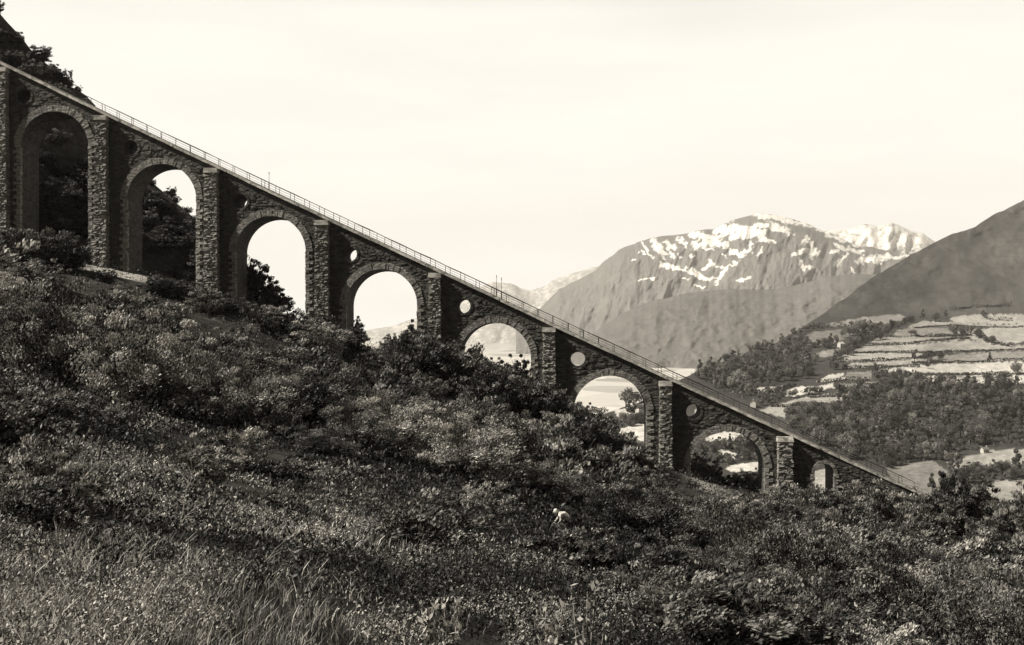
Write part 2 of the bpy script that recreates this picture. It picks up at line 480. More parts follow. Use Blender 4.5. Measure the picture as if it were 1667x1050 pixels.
for a, b in PIL:                                # buttress at every pier, front and back, of coursed blocks
    s0, s1 = px2s(a), px2s(b); mid = (s0 + s1) / 2
    top = deckz(s1) - 0.95; g = gl(mid) - 2.5
    mb = MB(); z = top
    mb.box(s0 + 0.05, s1 - 0.05, -0.80, 0.02, g, top - 0.02)
    mb.box(s0 + 0.05, s1 - 0.05, WD - 0.02, WD + 0.80, g, top - 0.02)
    while z > g:
        h = rng.uniform(0.21, 0.34); wdn = (top - z) * 0.012
        edges = [s0 - wdn * 0.5]
        q0 = rng.uniform(0.35, 0.8); edges.append(edges[0] + q0)
        while edges[-1] < s1 + wdn - 0.7: edges.append(edges[-1] + rng.uniform(0.3, 0.65))
        edges.append(s1 + wdn)
        for e0, e1 in zip(edges[:-1], edges[1:]):
            pr = 0.86 + rng.uniform(0.0, 0.16) + wdn
            q = 0.05
            mb.box(e0 + 0.015, e1 - 0.015, -pr, -0.1, z - h + 0.03, z - 0.03, 0.095)
        z -= h
    bt = mb.build('buttress', M_block, via)
    cap = MB(); cap.box(s0 - 0.09, s1 + 0.09, -1.08, 0.03, top + 0.005, top + 0.36, 0.02)
    cap.box(s0 - 0.05, s1 + 0.05, -1.0, 0.03, top + 0.365, top + 0.62, 0.02)
    cap.build('cap_stone', M_coping, bt)

# coping slabs along both edges, the track between them
EDGE = px2s(1314)
mbs = [MB(), MB()]; s = S0
while s < S1 - 0.5:
    e = min(s + 2.35, S1); za, zb = deckz(s), deckz(e)
    over = (0.42 if s < EDGE else 0.16) + rng.uniform(-.04, .04)
    for k, (y0, y1) in enumerate(((-over, 0.62), (WD - 0.62, WD + over))):
        j = rng.uniform(-0.03, 0.03)
        mbs[k].hexa([(s + 0.012, y0, za - 0.34 + j), (e - 0.012, y0, zb - 0.34 + j), (e - 0.012, y1, zb - 0.34 + j), (s + 0.012, y1, za - 0.34 + j),
                     (s + 0.012, y0, za + j), (e - 0.012, y0, zb + j), (e - 0.012, y1, zb + j), (s + 0.012, y1, za + j)])
    s = e
for q in mbs: q.build('coping', M_coping, via)
def strip(y0, y1, dz0, dz1, step=2.0):
    q = MB(); s = S0
    while s < S1 - 0.1:
        e = min(s + step, S1); za, zb = deckz(s), deckz(e)
        q.hexa([(s, y0, za + dz0), (e, y0, zb + dz0), (e, y1, zb + dz0), (s, y1, za + dz0),
                (s, y0, za + dz1), (e, y0, zb + dz1), (e, y1, zb + dz1), (s, y1, za + dz1)]); s = e
    return q
strip(0.63, WD - 0.63, -0.28, -0.05).build('track_bed', M_ballast, via)
sl = MB(); s = S0 + 0.3
while s < S1 - 1:
    z0, z1 = deckz(s), deckz(s + 0.22)
    sl.hexa([(s, 1.2, z0 - 0.045), (s + 0.22, 1.2, z1 - 0.045), (s + 0.22, WD - 1.2, z1 - 0.045), (s, WD - 1.2, z0 - 0.045),
             (s, 1.2, z0 + 0.03), (s + 0.22, 1.2, z1 + 0.03), (s + 0.22, WD - 1.2, z1 + 0.03), (s, WD - 1.2, z0 + 0.03)]); s += 0.8
sl.build('sleepers', M_bark, via)
for yy in (WD / 2 - 0.55, WD / 2 + 0.5): strip(yy, yy + 0.06, 0.035, 0.15).build('rail', M_steel, via)

RS0, RS1 = px2s(120), px2s(1500)
for yy in (-0.12, WD + 0.12):
    q = MB(); pts = np.arange(RS0, RS1, 1.95)
    q.tube([(s, yy, deckz(s) + 0.97 + rng.uniform(-0.04, 0.04)) for s in pts], 0.042, 5)
    for hh in (0.34, 0.66): q.tube([(s, yy, deckz(s) + hh) for s in pts], 0.011, 4)
    rl = q.build('railing', M_iron, via)
    for s in pts:
        p = MB(); z = deckz(s); p.tube([(s, yy, z - 0.01), (s + rng.uniform(-0.05, 0.05), yy, z + 0.98)], 0.036, 5); p.box(s - 0.07, s + 0.07, yy - 0.07, yy + 0.07, z + 0.001, z + 0.03)
        p.build('post', M_iron, rl)
POLES = [(437, 0.25, 2.4, 'thin iron pole standing on the deck above the third arch'),
         (804, WD - 0.3, 2.9, 'left one of two iron poles close together on the deck above the fifth arch'),
         (816, 0.25, 2.8, 'right and thicker one of two iron poles on the deck above the fifth arch')]
for a, d, h, lab in POLES:
    s = px2s(a); z = deckz(s)
    t = tag(empty('pole', (s * CA + d * SA, Y0 - s * SA + d * CA, z)), lab, 'pole')
    q = MB(); q.tube([(0, 0, 0), (0, 0, 0.9)], 0.07, 7); q.tube([(0, 0, 0.9), (0.01, 0, h)], [0.035, 0.022], 6); q.build('shaft', M_iron, t)
    q = MB(); q.tube([(0, 0, h - 0.35), (0, 0, h - 0.12)], 0.05, 7); q.build('insulator', M_iron, t)

# ------------------------------------------------------------------ leaves
def diamonds(Cc, L, Wd, D, N):
    """leaf diamonds: centres, half length, half width, long direction, normal"""
    D = D / np.linalg.norm(D, axis=1, keepdims=True)
    S = np.cross(D, N); S /= np.linalg.norm(S, axis=1, keepdims=True) + 1e-9
    L = L[:, None]; Wd = Wd[:, None]
    V = np.stack([Cc - D * L, Cc + S * Wd - D * L * 0.1, Cc + D * L, Cc - S * Wd - D * L * 0.1], 1).reshape(-1, 3)
    return V, np.arange(len(Cc) * 4).reshape(-1, 4)
def rdir(n, r): 
    d = r.normal(size=(n, 3)); return d / np.linalg.norm(d, axis=1, keepdims=True)

def bush_meshes(seed, H, width, leaf, nstem, per, trunk=0.0, upright=0.5):
    """foliage + stems of a shrub (or of a small tree when trunk > 0), base at the origin"""
    r = np.random.default_rng(seed); st = MB(); cl = []
    if trunk:
        st.tube([(0, 0, -0.6), (r.uniform(-.1, .1), r.uniform(-.1, .1), trunk * 0.6), (r.uniform(-.2, .2), r.uniform(-.2, .2), trunk * 1.6)], [H * 0.03, H * 0.022, H * 0.012], 7)
    for k in range(nstem):
        a = 2 * math.pi * (k + r.uniform(-.4, .4)) / nstem; out = width * 0.5 * r.uniform(0.25, 1.0)
        h = H * r.uniform(0.62, 1.0) * (1 - 0.38 * (out / (width * 0.5)) ** 2)
        base = np.array((0.12 * math.cos(a), 0.12 * math.sin(a), -0.5 if not trunk else trunk * r.uniform(0.6, 1.2)))
        tip = np.array((out * math.cos(a), out * math.sin(a), h))
        mid = base + (tip - base) * 0.5 + np.array((0, 0, H * 0.10)) * r.uniform(0.2, 1)
        st.tube([base, mid, tip], [H * 0.012, H * 0.008, H * 0.003], 5)
        for t in np.linspace(0.30 if not trunk else 0.38, 1.0, 6):
            p = (base * (1 - t) ** 2 + 2 * mid * t * (1 - t) + tip * t * t)
            for _ in range(2): cl.append(p + r.normal(size=3) * width * 0.075)
    cl = np.array(cl); cl = cl[cl[:, 2] > H * 0.10]
    top = cl[:, 2].max(); cl[:, 2] *= H * 0.93 / top
    ct = r.uniform(0.15, 0.85, len(cl))
    n = len(cl) * per; ci = np.repeat(np.arange(len(cl)), per)
    sz = width * 0.068 * r.uniform(0.5, 1.3, len(cl))[ci][:, None]
    off = rdir(n, r) * (r.random((n, 1)) ** 0.45) * sz * np.array((1.25, 1.25, 0.8))
    Cc = cl[ci] + off
    axis = Cc - np.array((0, 0, H * 0.45)); axis /= np.linalg.norm(axis, axis=1, keepdims=True) + 1e-6
    cd = rdir(len(cl), r) * 0.6 + np.array((0.45, 0, upright + .25))            # each clump blown its own way, mostly to the right
    D = cd[ci] + axis * 0.35 + rdir(n, r) * 0.42
    Nn = rdir(n, r) * 0.8 + np.array((0, 0, 0.9)) + axis * 0.5
    L = leaf * r.uniform(0.55, 1.25, n)
    V, Q = diamonds(Cc, L, L * r.uniform(0.34, 0.55, n), D, Nn)
    tone = np.clip(ct[ci] * 0.55 + r.uniform(0, 0.5, n), 0, 1)
    fol = np_mesh('foliage', V, Q, tone)
    sm = bpy.data.meshes.new('stems'); sm.from_pydata(st.v, [], st.f); sm.update(); sm.materials.append(M_bark)
    return fol, sm

BUSH = {}
for kind, seeds in (('pale', (1, 2, 3)), ('mid', (4, 5, 6, 7)), ('dark', (8, 9, 10))):
    BUSH[kind] = []
    for sd in seeds:
        fm, sm = bush_meshes(sd, 4.0, 5.6, 0.115, 13, 78)
        fm.materials.append(M_leaf[kind]); BUSH[kind].append((fm, sm))
BUSH_NEAR = {}
for kind, seeds in (('pale', (31, 32)), ('mid', (33, 34)), ('dark', (35, 36))):     # finer leaves for the shrubs close by
    BUSH_NEAR[kind] = []
    for sd in seeds:
        fm, sm = bush_meshes(sd, 4.0, 5.6, 0.062, 14, 190)
        fm.materials.append(M_leaf[kind]); BUSH_NEAR[kind].append((fm, sm))
SIL = np.array([(-400, 330), (-100, 365), (40, 372), (90, 368), (128, 395), (146, 420), (200, 440), (250, 447), (300, 455), (400, 490), (470, 500), (545, 518), (575, 535), (590, 565), (608, 568), (640, 548), (668, 535), (700, 545), (760, 565), (800, 580), (830, 600), (850, 606), (868, 612), (930, 650), (960, 660), (1000, 690), (1040, 725), (1080, 768), (1130, 805), (1185, 808), (1200, 800), (1250, 798), (1290, 778), (1330, 797), (1362, 797), (1390, 772), (1420, 790), (1480, 806), (1520, 795), (1545, 775), (1600, 810), (1660, 800), (2200, 900)], float)
def sil(px): return np.interp(px, SIL[:, 0], SIL[:, 1])
COLS = [(160, 'below the leftmost arch'), (345, 'below the second arch from the left'), (525, 'below the third arch from the left'), (705, 'below the fourth arch from the left'), (890, 'below the fifth arch from the left'), (1080, 'below the sixth arch from the left'), (1275, 'below the last tall arch'), (1390, 'below the little end arch'), (9999, 'in the right corner')]
BNAME = {'pale': 'pale glossy bush', 'mid': 'leafy grey bush', 'dark': 'dark dense bush'}
def zone(px, Y):
    col = next(t for lim, t in COLS if px < lim)
    row = 'at the heath edge' if Y < 62 else ('midway up the thicket' if Y < 96 else 'at the foot of the viaduct')
    return row, col
def put_bush(x, y, H, kind, scl_w=1.0, lab=None, grp=None, cat='bush', name='leafy_bush', sink=0.2):
    px = CX + F * x / y; row, col = zone(px, y)
    lib = BUSH_NEAR if (y < 62 and H > 1.1) else BUSH; fm, sm = lib[kind][rng.integers(len(lib[kind]))]
    o = empty(name, (x, y, gz(x, y) - sink), rng.uniform(-0.5, 0.5))
    k = H / 4.0; o.scale = (k * scl_w, k * scl_w, k)
    lab = lab or f'{BNAME[kind]} {row} {col}'
    tag(o, lab, cat, grp or (f'{BNAME[kind]} thicket {row} {col}' if name == 'leafy_bush' else None))
    link('foliage', fm, o); link('stems', sm, o)
    return o
def hb(px): return np.interp(px, [-200, 300, 560, 760, 915, 1060, 1200, 1350, 1500, 1750], [45, 44, 41, 45, 51, 46, 37, 29, 25, 24])
placed = []; tries = 0
lo = math.log(24); hi = math.log(126)
while len(placed) < 150 and tries < 9000:
    tries += 1
    px = rng.uniform(-120, 1790); Y = math.exp(rng.uniform(lo, hi)); x = (px - CX) / F * Y
    ymin = hb(px) + 9 * (float(vnoise(px * 0.02, 3.3)) - 0.5)
    if Y < ymin: continue
    zb = gz(x, Y) - 0.2
    H = rng.uniform(2.4, 5.8)
    if px > 1380: H *= 1.2
    if Y < 40: H = min(H, rng.uniform(1.6, 3.2) if px < 1280 else rng.uniform(2.4, 4.6))
    wv = H * 0.6
    lim = max(sil(px), sil(px - wv / Y * F * 0.45), sil(px + wv / Y * F * 0.45))
    Hm = (CY - lim) / F * Y - zb
    H = min(H, Hm * 0.98)
    if H < 1.3: continue
    sp = 0.036 * Y + 1.0 * H * 0.55
    if any((x - a) ** 2 + ((Y - b) * 0.7) ** 2 < ((sp + c) / 2) ** 2 for a, b, c in placed): continue
    if 880 < px < 960 and Y < 56 : continue
    placed.append((x, Y, sp))
    nz = float(fbm(x * 0.07 + 3, Y * 0.07, 2)); u = rng.random() * 0.5 + nz * 0.9
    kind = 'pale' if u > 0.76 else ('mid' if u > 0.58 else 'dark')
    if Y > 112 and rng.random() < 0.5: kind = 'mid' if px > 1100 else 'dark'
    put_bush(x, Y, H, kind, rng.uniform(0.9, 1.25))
NB = len(placed)
for px in np.arange(20, 1640, 26.0):                # the row of bushes against the viaduct's foot
    px += rng.uniform(-6, 6)
    if 140 < px < 250 or 1135 < px < 1185: continue
    Y = rng.uniform(112, 121); x = (px - CX) / F * Y
    H = (CY - sil(px)) / F * Y - gz(x, Y) + 0.2
    if H < 1.2: continue
    put_bush(x, Y, min(H, 6.5), 'mid' if px > 1150 else ('dark' if rng.random() < .6 else 'mid'), rng.uniform(0.8, 1.1) if H > 3 else 1.3); NB += 1

# trees that stand out: seen through the arches, on the bank behind the left arches, in the right corner
TREE = [bush_meshes(50 + i, 7.0, 6.2, 0.17, 13, 70, trunk=2.2, upright=0.3) for i in range(4)]
for fm, sm in TREE: fm.materials.append(M_leaf['dark']); fm.name = 'crown'; sm.name = 'trunk'
def put_tree(x, y, H, lab, grp=None, w=1.0, zoff=-0.3, kind=None):
    fm, sm = TREE[rng.integers(4)]
    o = empty('broadleaf_tree', (x, y, gz(x, y) + zoff), rng.uniform(0, 6.28)); k = H / 7.0; o.scale = (k * w, k * w, k)
    tag(o, lab, 'tree', grp); link('crown', fm, o); link('trunk', sm, o); return o
def tree_at(px, ptop, Y, lab, grp=None, w=1.0, Hmin=2.5):
    x = (px - CX) / F * Y; H = max(Hmin, (CY - ptop) / F * Y - gz(x, Y) + 0.3); return put_tree(x, Y, H, lab, grp, w)
tree_at(446, 446, 141, 'dark tree leaning out into the third arch, outlined against the sky', w=0.8)
tree_at(409, 412, 139, 'dark tall tree hugging the left jamb of the third arch', w=0.7)
tree_at(583, 512, 127.5, 'dark tree against the left jamb of the fourth arch', w=0.55)
tree_at(668, 516, 126, 'dark tree before the right jamb of the fourth arch', w=0.75)
tree_at(636, 540, 125, 'small dark tree rising into the middle of the fourth arch', w=0.7)
tree_at(846, 572, 125, 'dark small tree in the right half of the fifth arch', w=0.8)
tree_at(806, 578, 124, 'low dark tree at the left foot of the fifth arch', w=0.9)
tree_at(955, 652, 123, 'dark small tree at the left foot of the sixth arch', w=0.9)
tree_at(990, 676, 122, 'dark small tree in the middle of the sixth arch', w=0.9)
for px, pt in ((1128, 733), (1146, 744), (1163, 757), (1182, 770), (1201, 768), (1222, 764), (1243, 761)):
    Y = rng.uniform(134, 138); x = (px - CX) / F * Y
    put_bush(x, Y, max(1.2, (CY - pt) / F * Y - gz(x, Y) + .2), 'mid' if px > 1170 else 'dark', 0.9, 'bush behind the viaduct, seen low in the last tall arch', 'bushes behind the last tall arch')
tree_at(1553, 757, 112, 'dark pointed tree rising just past the lower end of the viaduct', w=0.62)
tree_at(1590, 778, 116, 'dark broad tree right of the pointed tree past the lower end', w=1.0)
for px, pt in ((1512, 800), (1530, 790), (1575, 785), (1615, 806), (1660, 780), (1720, 790)):
    tree_at(px, pt, rng.uniform(108, 122), 'dark broadleaf tree at the right end of the viaduct', 'trees at the right end of the viaduct', w=0.9)
for i in range(36):
    px = -95 + i * 6.6 + rng.uniform(-4, 4); Y = rng.uniform(166, 174); x = (px - CX) / F * Y
    put_bush(x, Y, rng.uniform(1.5, 3.0) if px < 105 else rng.uniform(1.0, 1.7), 'dark' if rng.random() < .5 else 'mid', rng.uniform(.7, 1.2), 'scrubby bush on the steep knob above the top of the viaduct', 'scrub on the knob above the viaduct')
for i in range(44):
    px = rng.uniform(35, 330); Y = rng.uniform(142, 165); x = (px - CX) / F * Y; H = rng.uniform(1.6, 3.2)
    if CY - (gz(x, Y) + H) / Y * F < 128 + .4664 * (px - 39): continue
    put_bush(x, Y, H, 'dark', rng.uniform(1.2, 1.9), 'dark bush on the shaded bank seen through the two leftmost arches', 'bushes on the bank behind the left arches')
for i in range(10):
    px = 248 + i * 9.5; Y = rng.uniform(165, 173); x = (px - CX) / F * Y
    put_bush(x, Y, rng.uniform(1.1, 2.0), 'dark', rng.uniform(1.0, 1.5), 'dark bush on the crest of the bank against the sky in the second arch', 'bushes along the crest in the second arch')
k = 0
while k < 72:
    Y = rng.uniform(143, 180); px = rng.uniform(-140, 440)
    x = (px - CX) / F * Y; Ht = rng.uniform(2.0, 4.6)
    if CY - (gz(x, Y) + Ht) / Y * F < 128 + .4664 * (px - 39) and px < 250: k += .1; continue
    put_tree(x, Y, Ht, 'dark tree in the wood on the bank behind the left arches', 'wood behind the left arches', w=rng.uniform(1.0, 1.5)); k += 1
# undergrowth that fills the thicket, and the heath and grass of the foreground (nobody could count them)
def scatter_px(n, y0, y1, r, p0=-200, p1=1870):
    Y = np.exp(r.uniform(math.log(y0), math.log(y1), n)); px = r.uniform(p0, p1, n); return (px - CX) / F * Y, Y, px
def clump_field(name, n, per, y0, y1, leaf, spread, hgt, mat, seed, label, cat, mask=None, tonefn=None):
    r = np.random.default_rng(seed); x, Y, px = scatter_px(n, y0, y1, r)
    if mask is not None: k = mask(x, Y, px, r); x, Y, px = x[k], Y[k], px[k]
    z = ground(x, Y); n = len(x); ci = np.repeat(np.arange(n), per); N = len(ci)
    sc = np.clip(Y / 30, 0.22, 1.6)[ci]
    hh = (hgt * r.uniform(0.35, 1.1, n) * (0.35 + 2.2 * np.clip(fbm(x * 0.45 + 71, Y * 0.35 + 13, 3) - .3, 0, .7)))[ci] * np.clip(sc * 1.3, 0.5, 1.1)
    off = r.normal(size=(N, 3)) * (spread * sc)[:, None]
    Cc = np.stack([x[ci] + off[:, 0], Y[ci] + off[:, 1], 0 * x[ci]], -1)
    Cc[:, 2] = ground(Cc[:, 0], Cc[:, 1]) + np.abs(r.random(N) ** 0.8) * hh
    L = leaf * sc * r.uniform(0.5, 1.3, N)
    D = rdir(N, r) * 0.8 + np.array((0.3, 0, 0.75)); Nn = rdir(N, r) + np.array((0, 0, 0.7))
    V, Q = diamonds(Cc, L, L * r.uniform(0.25, 0.5, N), D, Nn)
    base = tonefn(x, Y, px) if tonefn is not None else r.random(n)
    tone = np.clip(np.asarray(base)[ci] * 0.7 + r.uniform(-0.15, 0.35, N), 0, 1)
    tag(link(name, np_mesh(name, V, Q, tone), None, mat), label, cat, kind='stuff')
XP, YP = (922 - CX) / F * 41.0, 41.0
def clear(x, Y): return ~((np.abs(x - XP + .25) < 1.0 + (YP - Y) * .02) & (Y > YP - 7) & (Y < YP + 1.2))
patch = lambda x, Y, px: np.clip((fbm(x * 0.55 + 7, Y * 0.40 + 3, 4) - 0.40) * 4.5 + np.clip((15 - Y) * .05, -.22, .38), 0, 1)
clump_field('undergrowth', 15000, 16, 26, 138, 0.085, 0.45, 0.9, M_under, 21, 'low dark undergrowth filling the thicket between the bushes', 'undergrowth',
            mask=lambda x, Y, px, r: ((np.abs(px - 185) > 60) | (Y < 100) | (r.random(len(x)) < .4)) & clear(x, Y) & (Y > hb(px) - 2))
clump_field('heath', 34000, 30, 3.2, 54, 0.052, 0.22, 0.50, M_heath, 22, 'rough low heath plants covering the foreground slope', 'heath', tonefn=patch, mask=lambda x, Y, px, r: (fbm(x * 0.8, Y * 0.6 + 50, 3) > 0.46) & clear(x, Y) & (Y < hb(px) + 7))
def blades(name, n, per, y0, y1, mat, seed, label, cat, hmul=1.0, mask=None):
    r = np.random.default_rng(seed); x, Y, px = scatter_px(n, y0, y1, r)
    k = r.random(n) < np.clip((fbm(x * 0.45 + 31, Y * 0.35, 3) - 0.50) * 7.0, 0.05, 1) * np.clip(1.3 - Y / 13, 0.05, 1)
    if mask is not None: k &= mask(x, Y, px, r)
    x, Y, px = x[k], Y[k], px[k]; n = len(x); ci = np.repeat(np.arange(n), per); N = len(ci)
    bx = x[ci] + r.normal(size=N) * 0.07 * np.clip(Y[ci] / 8, 0.7, 2.5); by = Y[ci] + r.normal(size=N) * 0.07 * np.clip(Y[ci] / 8, 0.7, 2.5)
    bz = ground(bx, by) - 0.03
    h = (r.uniform(0.06, 0.17, n) * hmul)[ci] * r.uniform(0.6, 1.2, N); w = np.maximum(0.0022, 0.0005 * Y[ci]) * r.uniform(0.7, 1.5, N)
    la = r.uniform(0, 6.283, N); lean = h * r.uniform(0.1, 0.7, N); dx = np.cos(la) * lean + 0.15 * h; dy = np.sin(la) * lean
    sa = r.uniform(0, 6.283, N); sx, sy = np.cos(sa) * w, np.sin(sa) * w
    p0 = np.stack([bx, by, bz], -1); p1 = np.stack([bx + dx * .35, by + dy * .35, bz + h * .62], -1); p2 = np.stack([bx + dx, by + dy, bz + h * .98], -1)
    sd = np.stack([sx, sy, 0 * sx], -1)
    V = np.stack([p0 - sd, p0 + sd, p1 - sd * .8, p1 + sd * .8, p2 - sd * .15, p2 + sd * .15], 1).reshape(-1, 3)
    b = np.arange(N)[:, None] * 6
    Q = np.concatenate([b + np.array([[0, 1, 3, 2]]), b + np.array([[2, 3, 5, 4]])], 1).reshape(-1, 4)
    tone = np.repeat(np.clip(r.random(n)[ci] * 0.6 + r.random(N) * 0.5, 0, 1), 2)
    tag(link(name, np_mesh(name, V, Q, tone), None, mat), label, cat, kind='stuff')
clump_field('bracken', 5200, 34, 4, 54, 0.085, 0.20, 0.8, M_bracken, 25, 'dark leafy bracken and bilberry clumps among the heath', 'bracken', tonefn=lambda x, Y, px: patch(x + 50, Y + 20, px) * .8,
            mask=lambda x, Y, px, r: (fbm(x * 0.30 + 90, Y * 0.25 + 50, 3) > 0.50) & clear(x, Y) & (Y < hb(px) + 7))
for i in range(30):
    while True:
        px = rng.uniform(-60, 1500); Y = math.exp(rng.uniform(math.log(9), math.log(40))); x = (px - CX) / F * Y
        if Y < hb(px) - 3 and clear(np.array([x]), np.array([Y]))[0] and not (820 < px < 1000 and Y > 15): break
    side = 'left of the person' if px < 880 else 'right of the person'; far = 'near the bottom of the slope' if Y < 18 else 'on the middle of the heath'
    put_bush(x, Y, rng.uniform(.45, .95) * (0.7 + Y / 50), 'dark' if rng.random() < .55 else ('mid' if rng.random() < .6 else 'pale'), rng.uniform(1.0, 1.7), f'low scrubby shrub {far}, {side}', f'low shrubs {far} {side}', sink=.06, name='low_shrub')
blades('grass', 14000, 18, 3.0, 46, M_grass, 23, 'pale dry grass tufts among the heath on the foreground slope', 'grass', mask=lambda x, Y, px, r: clear(x, Y))

# dead twiggy stems and seed heads standing up out of the foreground
def twig(px, py, Y, H, mat, lab, seed, lean=0.0, grp=None):
    r = np.random.default_rng(seed); x = (px - CX) / F * Y
    o = tag(empty('bare_twig', (x, Y, gz(x, Y) - 0.05)), lab, 'twig', grp)
    q = MB()
    def br(p, d, l, rad, lev):
        pts = [p]; dd = Vector(d)
        for k in range(4):
            dd = (dd + Vector(r.normal(size=3)) * 0.16).normalized(); pts.append(pts[-1] + dd * l / 4)
        q.tube(pts, [rad, rad * .9, rad * .75, rad * .6, rad * .4], 5)
        if lev:
            for k in range(5 if lev == 2 else 3):
                i = 1 + int(r.integers(4)); nd = (dd + Vector(r.normal(size=3)) * 0.75).normalized(); nd.z = abs(nd.z) * .8 + .1
                br(pts[i], nd.normalized(), l * r.uniform(.35, .6), rad * .55, lev - 1)
    br(Vector((0, 0, 0)), Vector((lean, 0, 1)).normalized(), H * .8, H * .011, 2)
    q.build('stems', mat, o)
twig(640, 960, 7.2, 0.62, M_twig_dark, 'dark forked dead twig at the bottom edge, left of the middle', 1)
twig(508, 900, 9.0, 0.75, M_twig_dark, 'thin dark dead stem among pale grass in the lower left', 2)
twig(210, 985, 6.3, 0.34, M_twig_pale, 'bleached branching twig at the bottom left', 3, 0.8)
twig(290, 905, 8.5, 0.55, M_twig_pale, 'tall bleached twig leaning right in the lower left', 4, 0.35)
twig(110, 880, 9.0, 0.5, M_twig_pale, 'bleached crossed twigs near the left edge', 5, -0.4)
twig(385, 975, 6.8, 0.42, M_twig_pale, 'short bleached twig in the grass at the bottom left', 6, 0.6)
twig(150, 800, 11.5, 1.1, M_twig_dark, 'slender dark dead stem near the left edge', 7, 0.3)
def seedhead(px, ptop, Y, lab, seed, H=None):
    r = np.random.default_rng(seed); x = (px - CX) / F * Y; g = gz(x, Y); H = max(0.2, (CY - ptop) / F * Y - g)
    o = tag(empty('tall_weed', (x, Y, g - 0.03)), lab, 'weed'); q = MB(); Cs = []; Ds = []
    for k in range(7):
        a = r.uniform(0, 6.28); b = np.array((math.cos(a), math.sin(a), 0)) * r.uniform(.02, .12); h = H * r.uniform(.55, 1)
        q.tube([(0, 0, 0), tuple(b * .4 + (0, 0, h * .5)), tuple(b + (0, 0, h))], [.004, .003, .002], 5)
        for t in np.linspace(.25, 1, 14):
            p = b * t * t + np.array((0, 0, h * t)); Cs += [p + r.normal(size=3) * .012 for _ in range(3)]; Ds += list(rdir(3, r) + (0.2, 0, .8))
    q.build('stems', M_twig_pale, o); n = len(Cs)
    V, Q = diamonds(np.array(Cs), r.uniform(.014, .034, n), r.uniform(.006, .013, n), np.array(Ds), rdir(n, r))
    link('leaves', np_mesh('leaves', V, Q, r.uniform(.3, 1, n)), o, M_grass)
seedhead(950, 930, 5.0, 'pale tall weed close to the camera at the bottom right of the middle', 1)
seedhead(890, 955, 5.2, 'dark stemmed weed next to the pale tall weed at the bottom', 2)
seedhead(700, 965, 5.6, 'bright pale weed clump at the bottom middle', 3)
put_bush((88 - CX) / F * 8.5, 8.5, .62, 'mid', 1.0, 'leafy shrub standing close by at the left edge of the slope', sink=.05, name='low_shrub')
put_bush((60 - CX) / F * 7, 7, .4, 'dark', 1.3, 'dark round shrub in the near left corner of the slope', sink=.05, name='low_shrub')
seedhead(735, 955, 5.4, 'small bright weed clump at the bottom middle, right of the forked twig', 5)

# ------------------------------------------------------------------ the far hillside across the valley
HY = np.array([(300, 2900), (350, 2700), (430, 2200), (510, 1750), (560, 1450), (600, 1250), (640, 1100), (700, 900), (760, 760), (840, 600), (900, 520)], float)
def hillY(px, py): return np.interp(py, HY[:, 0], HY[:, 1]) * (1 + 0.05 * (fbm(np.asarray(px) * 0.012, np.asarray(py) * 0.02, 3) - 0.5))
def hill(px, py):
    Y = float(hillY(px, py)); return Vector(P(px, py, Y))
RIDGE = np.array([(780, 745), (880, 705), (950, 682), (1000, 668), (1040, 655), (1090, 628), (1130, 606), (1180, 588), (1220, 572), (1262, 558), (1310, 530), (1345, 508), (1400, 467), (1430, 446), (1480, 416), (1520, 395), (1550, 380), (1590, 368), (1617, 350), (1680, 318), (1760, 280), (1900, 240)], float)
def ridge(px): return np.interp(px, RIDGE[:, 0], RIDGE[:, 1])
cp = np.arange(780, 1900.1, 2.5); tt = np.linspace(0, 1, 190)
HPX = np.repeat(cp[None, :], len(tt), 0); rg = ridge(cp) + (fbm(cp * 0.05, cp * 0 + 2, 3) - 0.5) * 5
HPY = rg[None, :] + (905 - rg[None, :]) * (tt[:, None] ** 1.15)
HYg = hillY(HPX, HPY)
HYg = HYg * (1 + 0.018 * (fbm(HPX * .05 + 9, HPY * .07 + 4, 4) - .5) * np.clip((540 - HPY) / 40, 0, 1))
HX_ = (HPX - CX) / F * HYg; HZ_ = (CY - HPY) / F * HYg
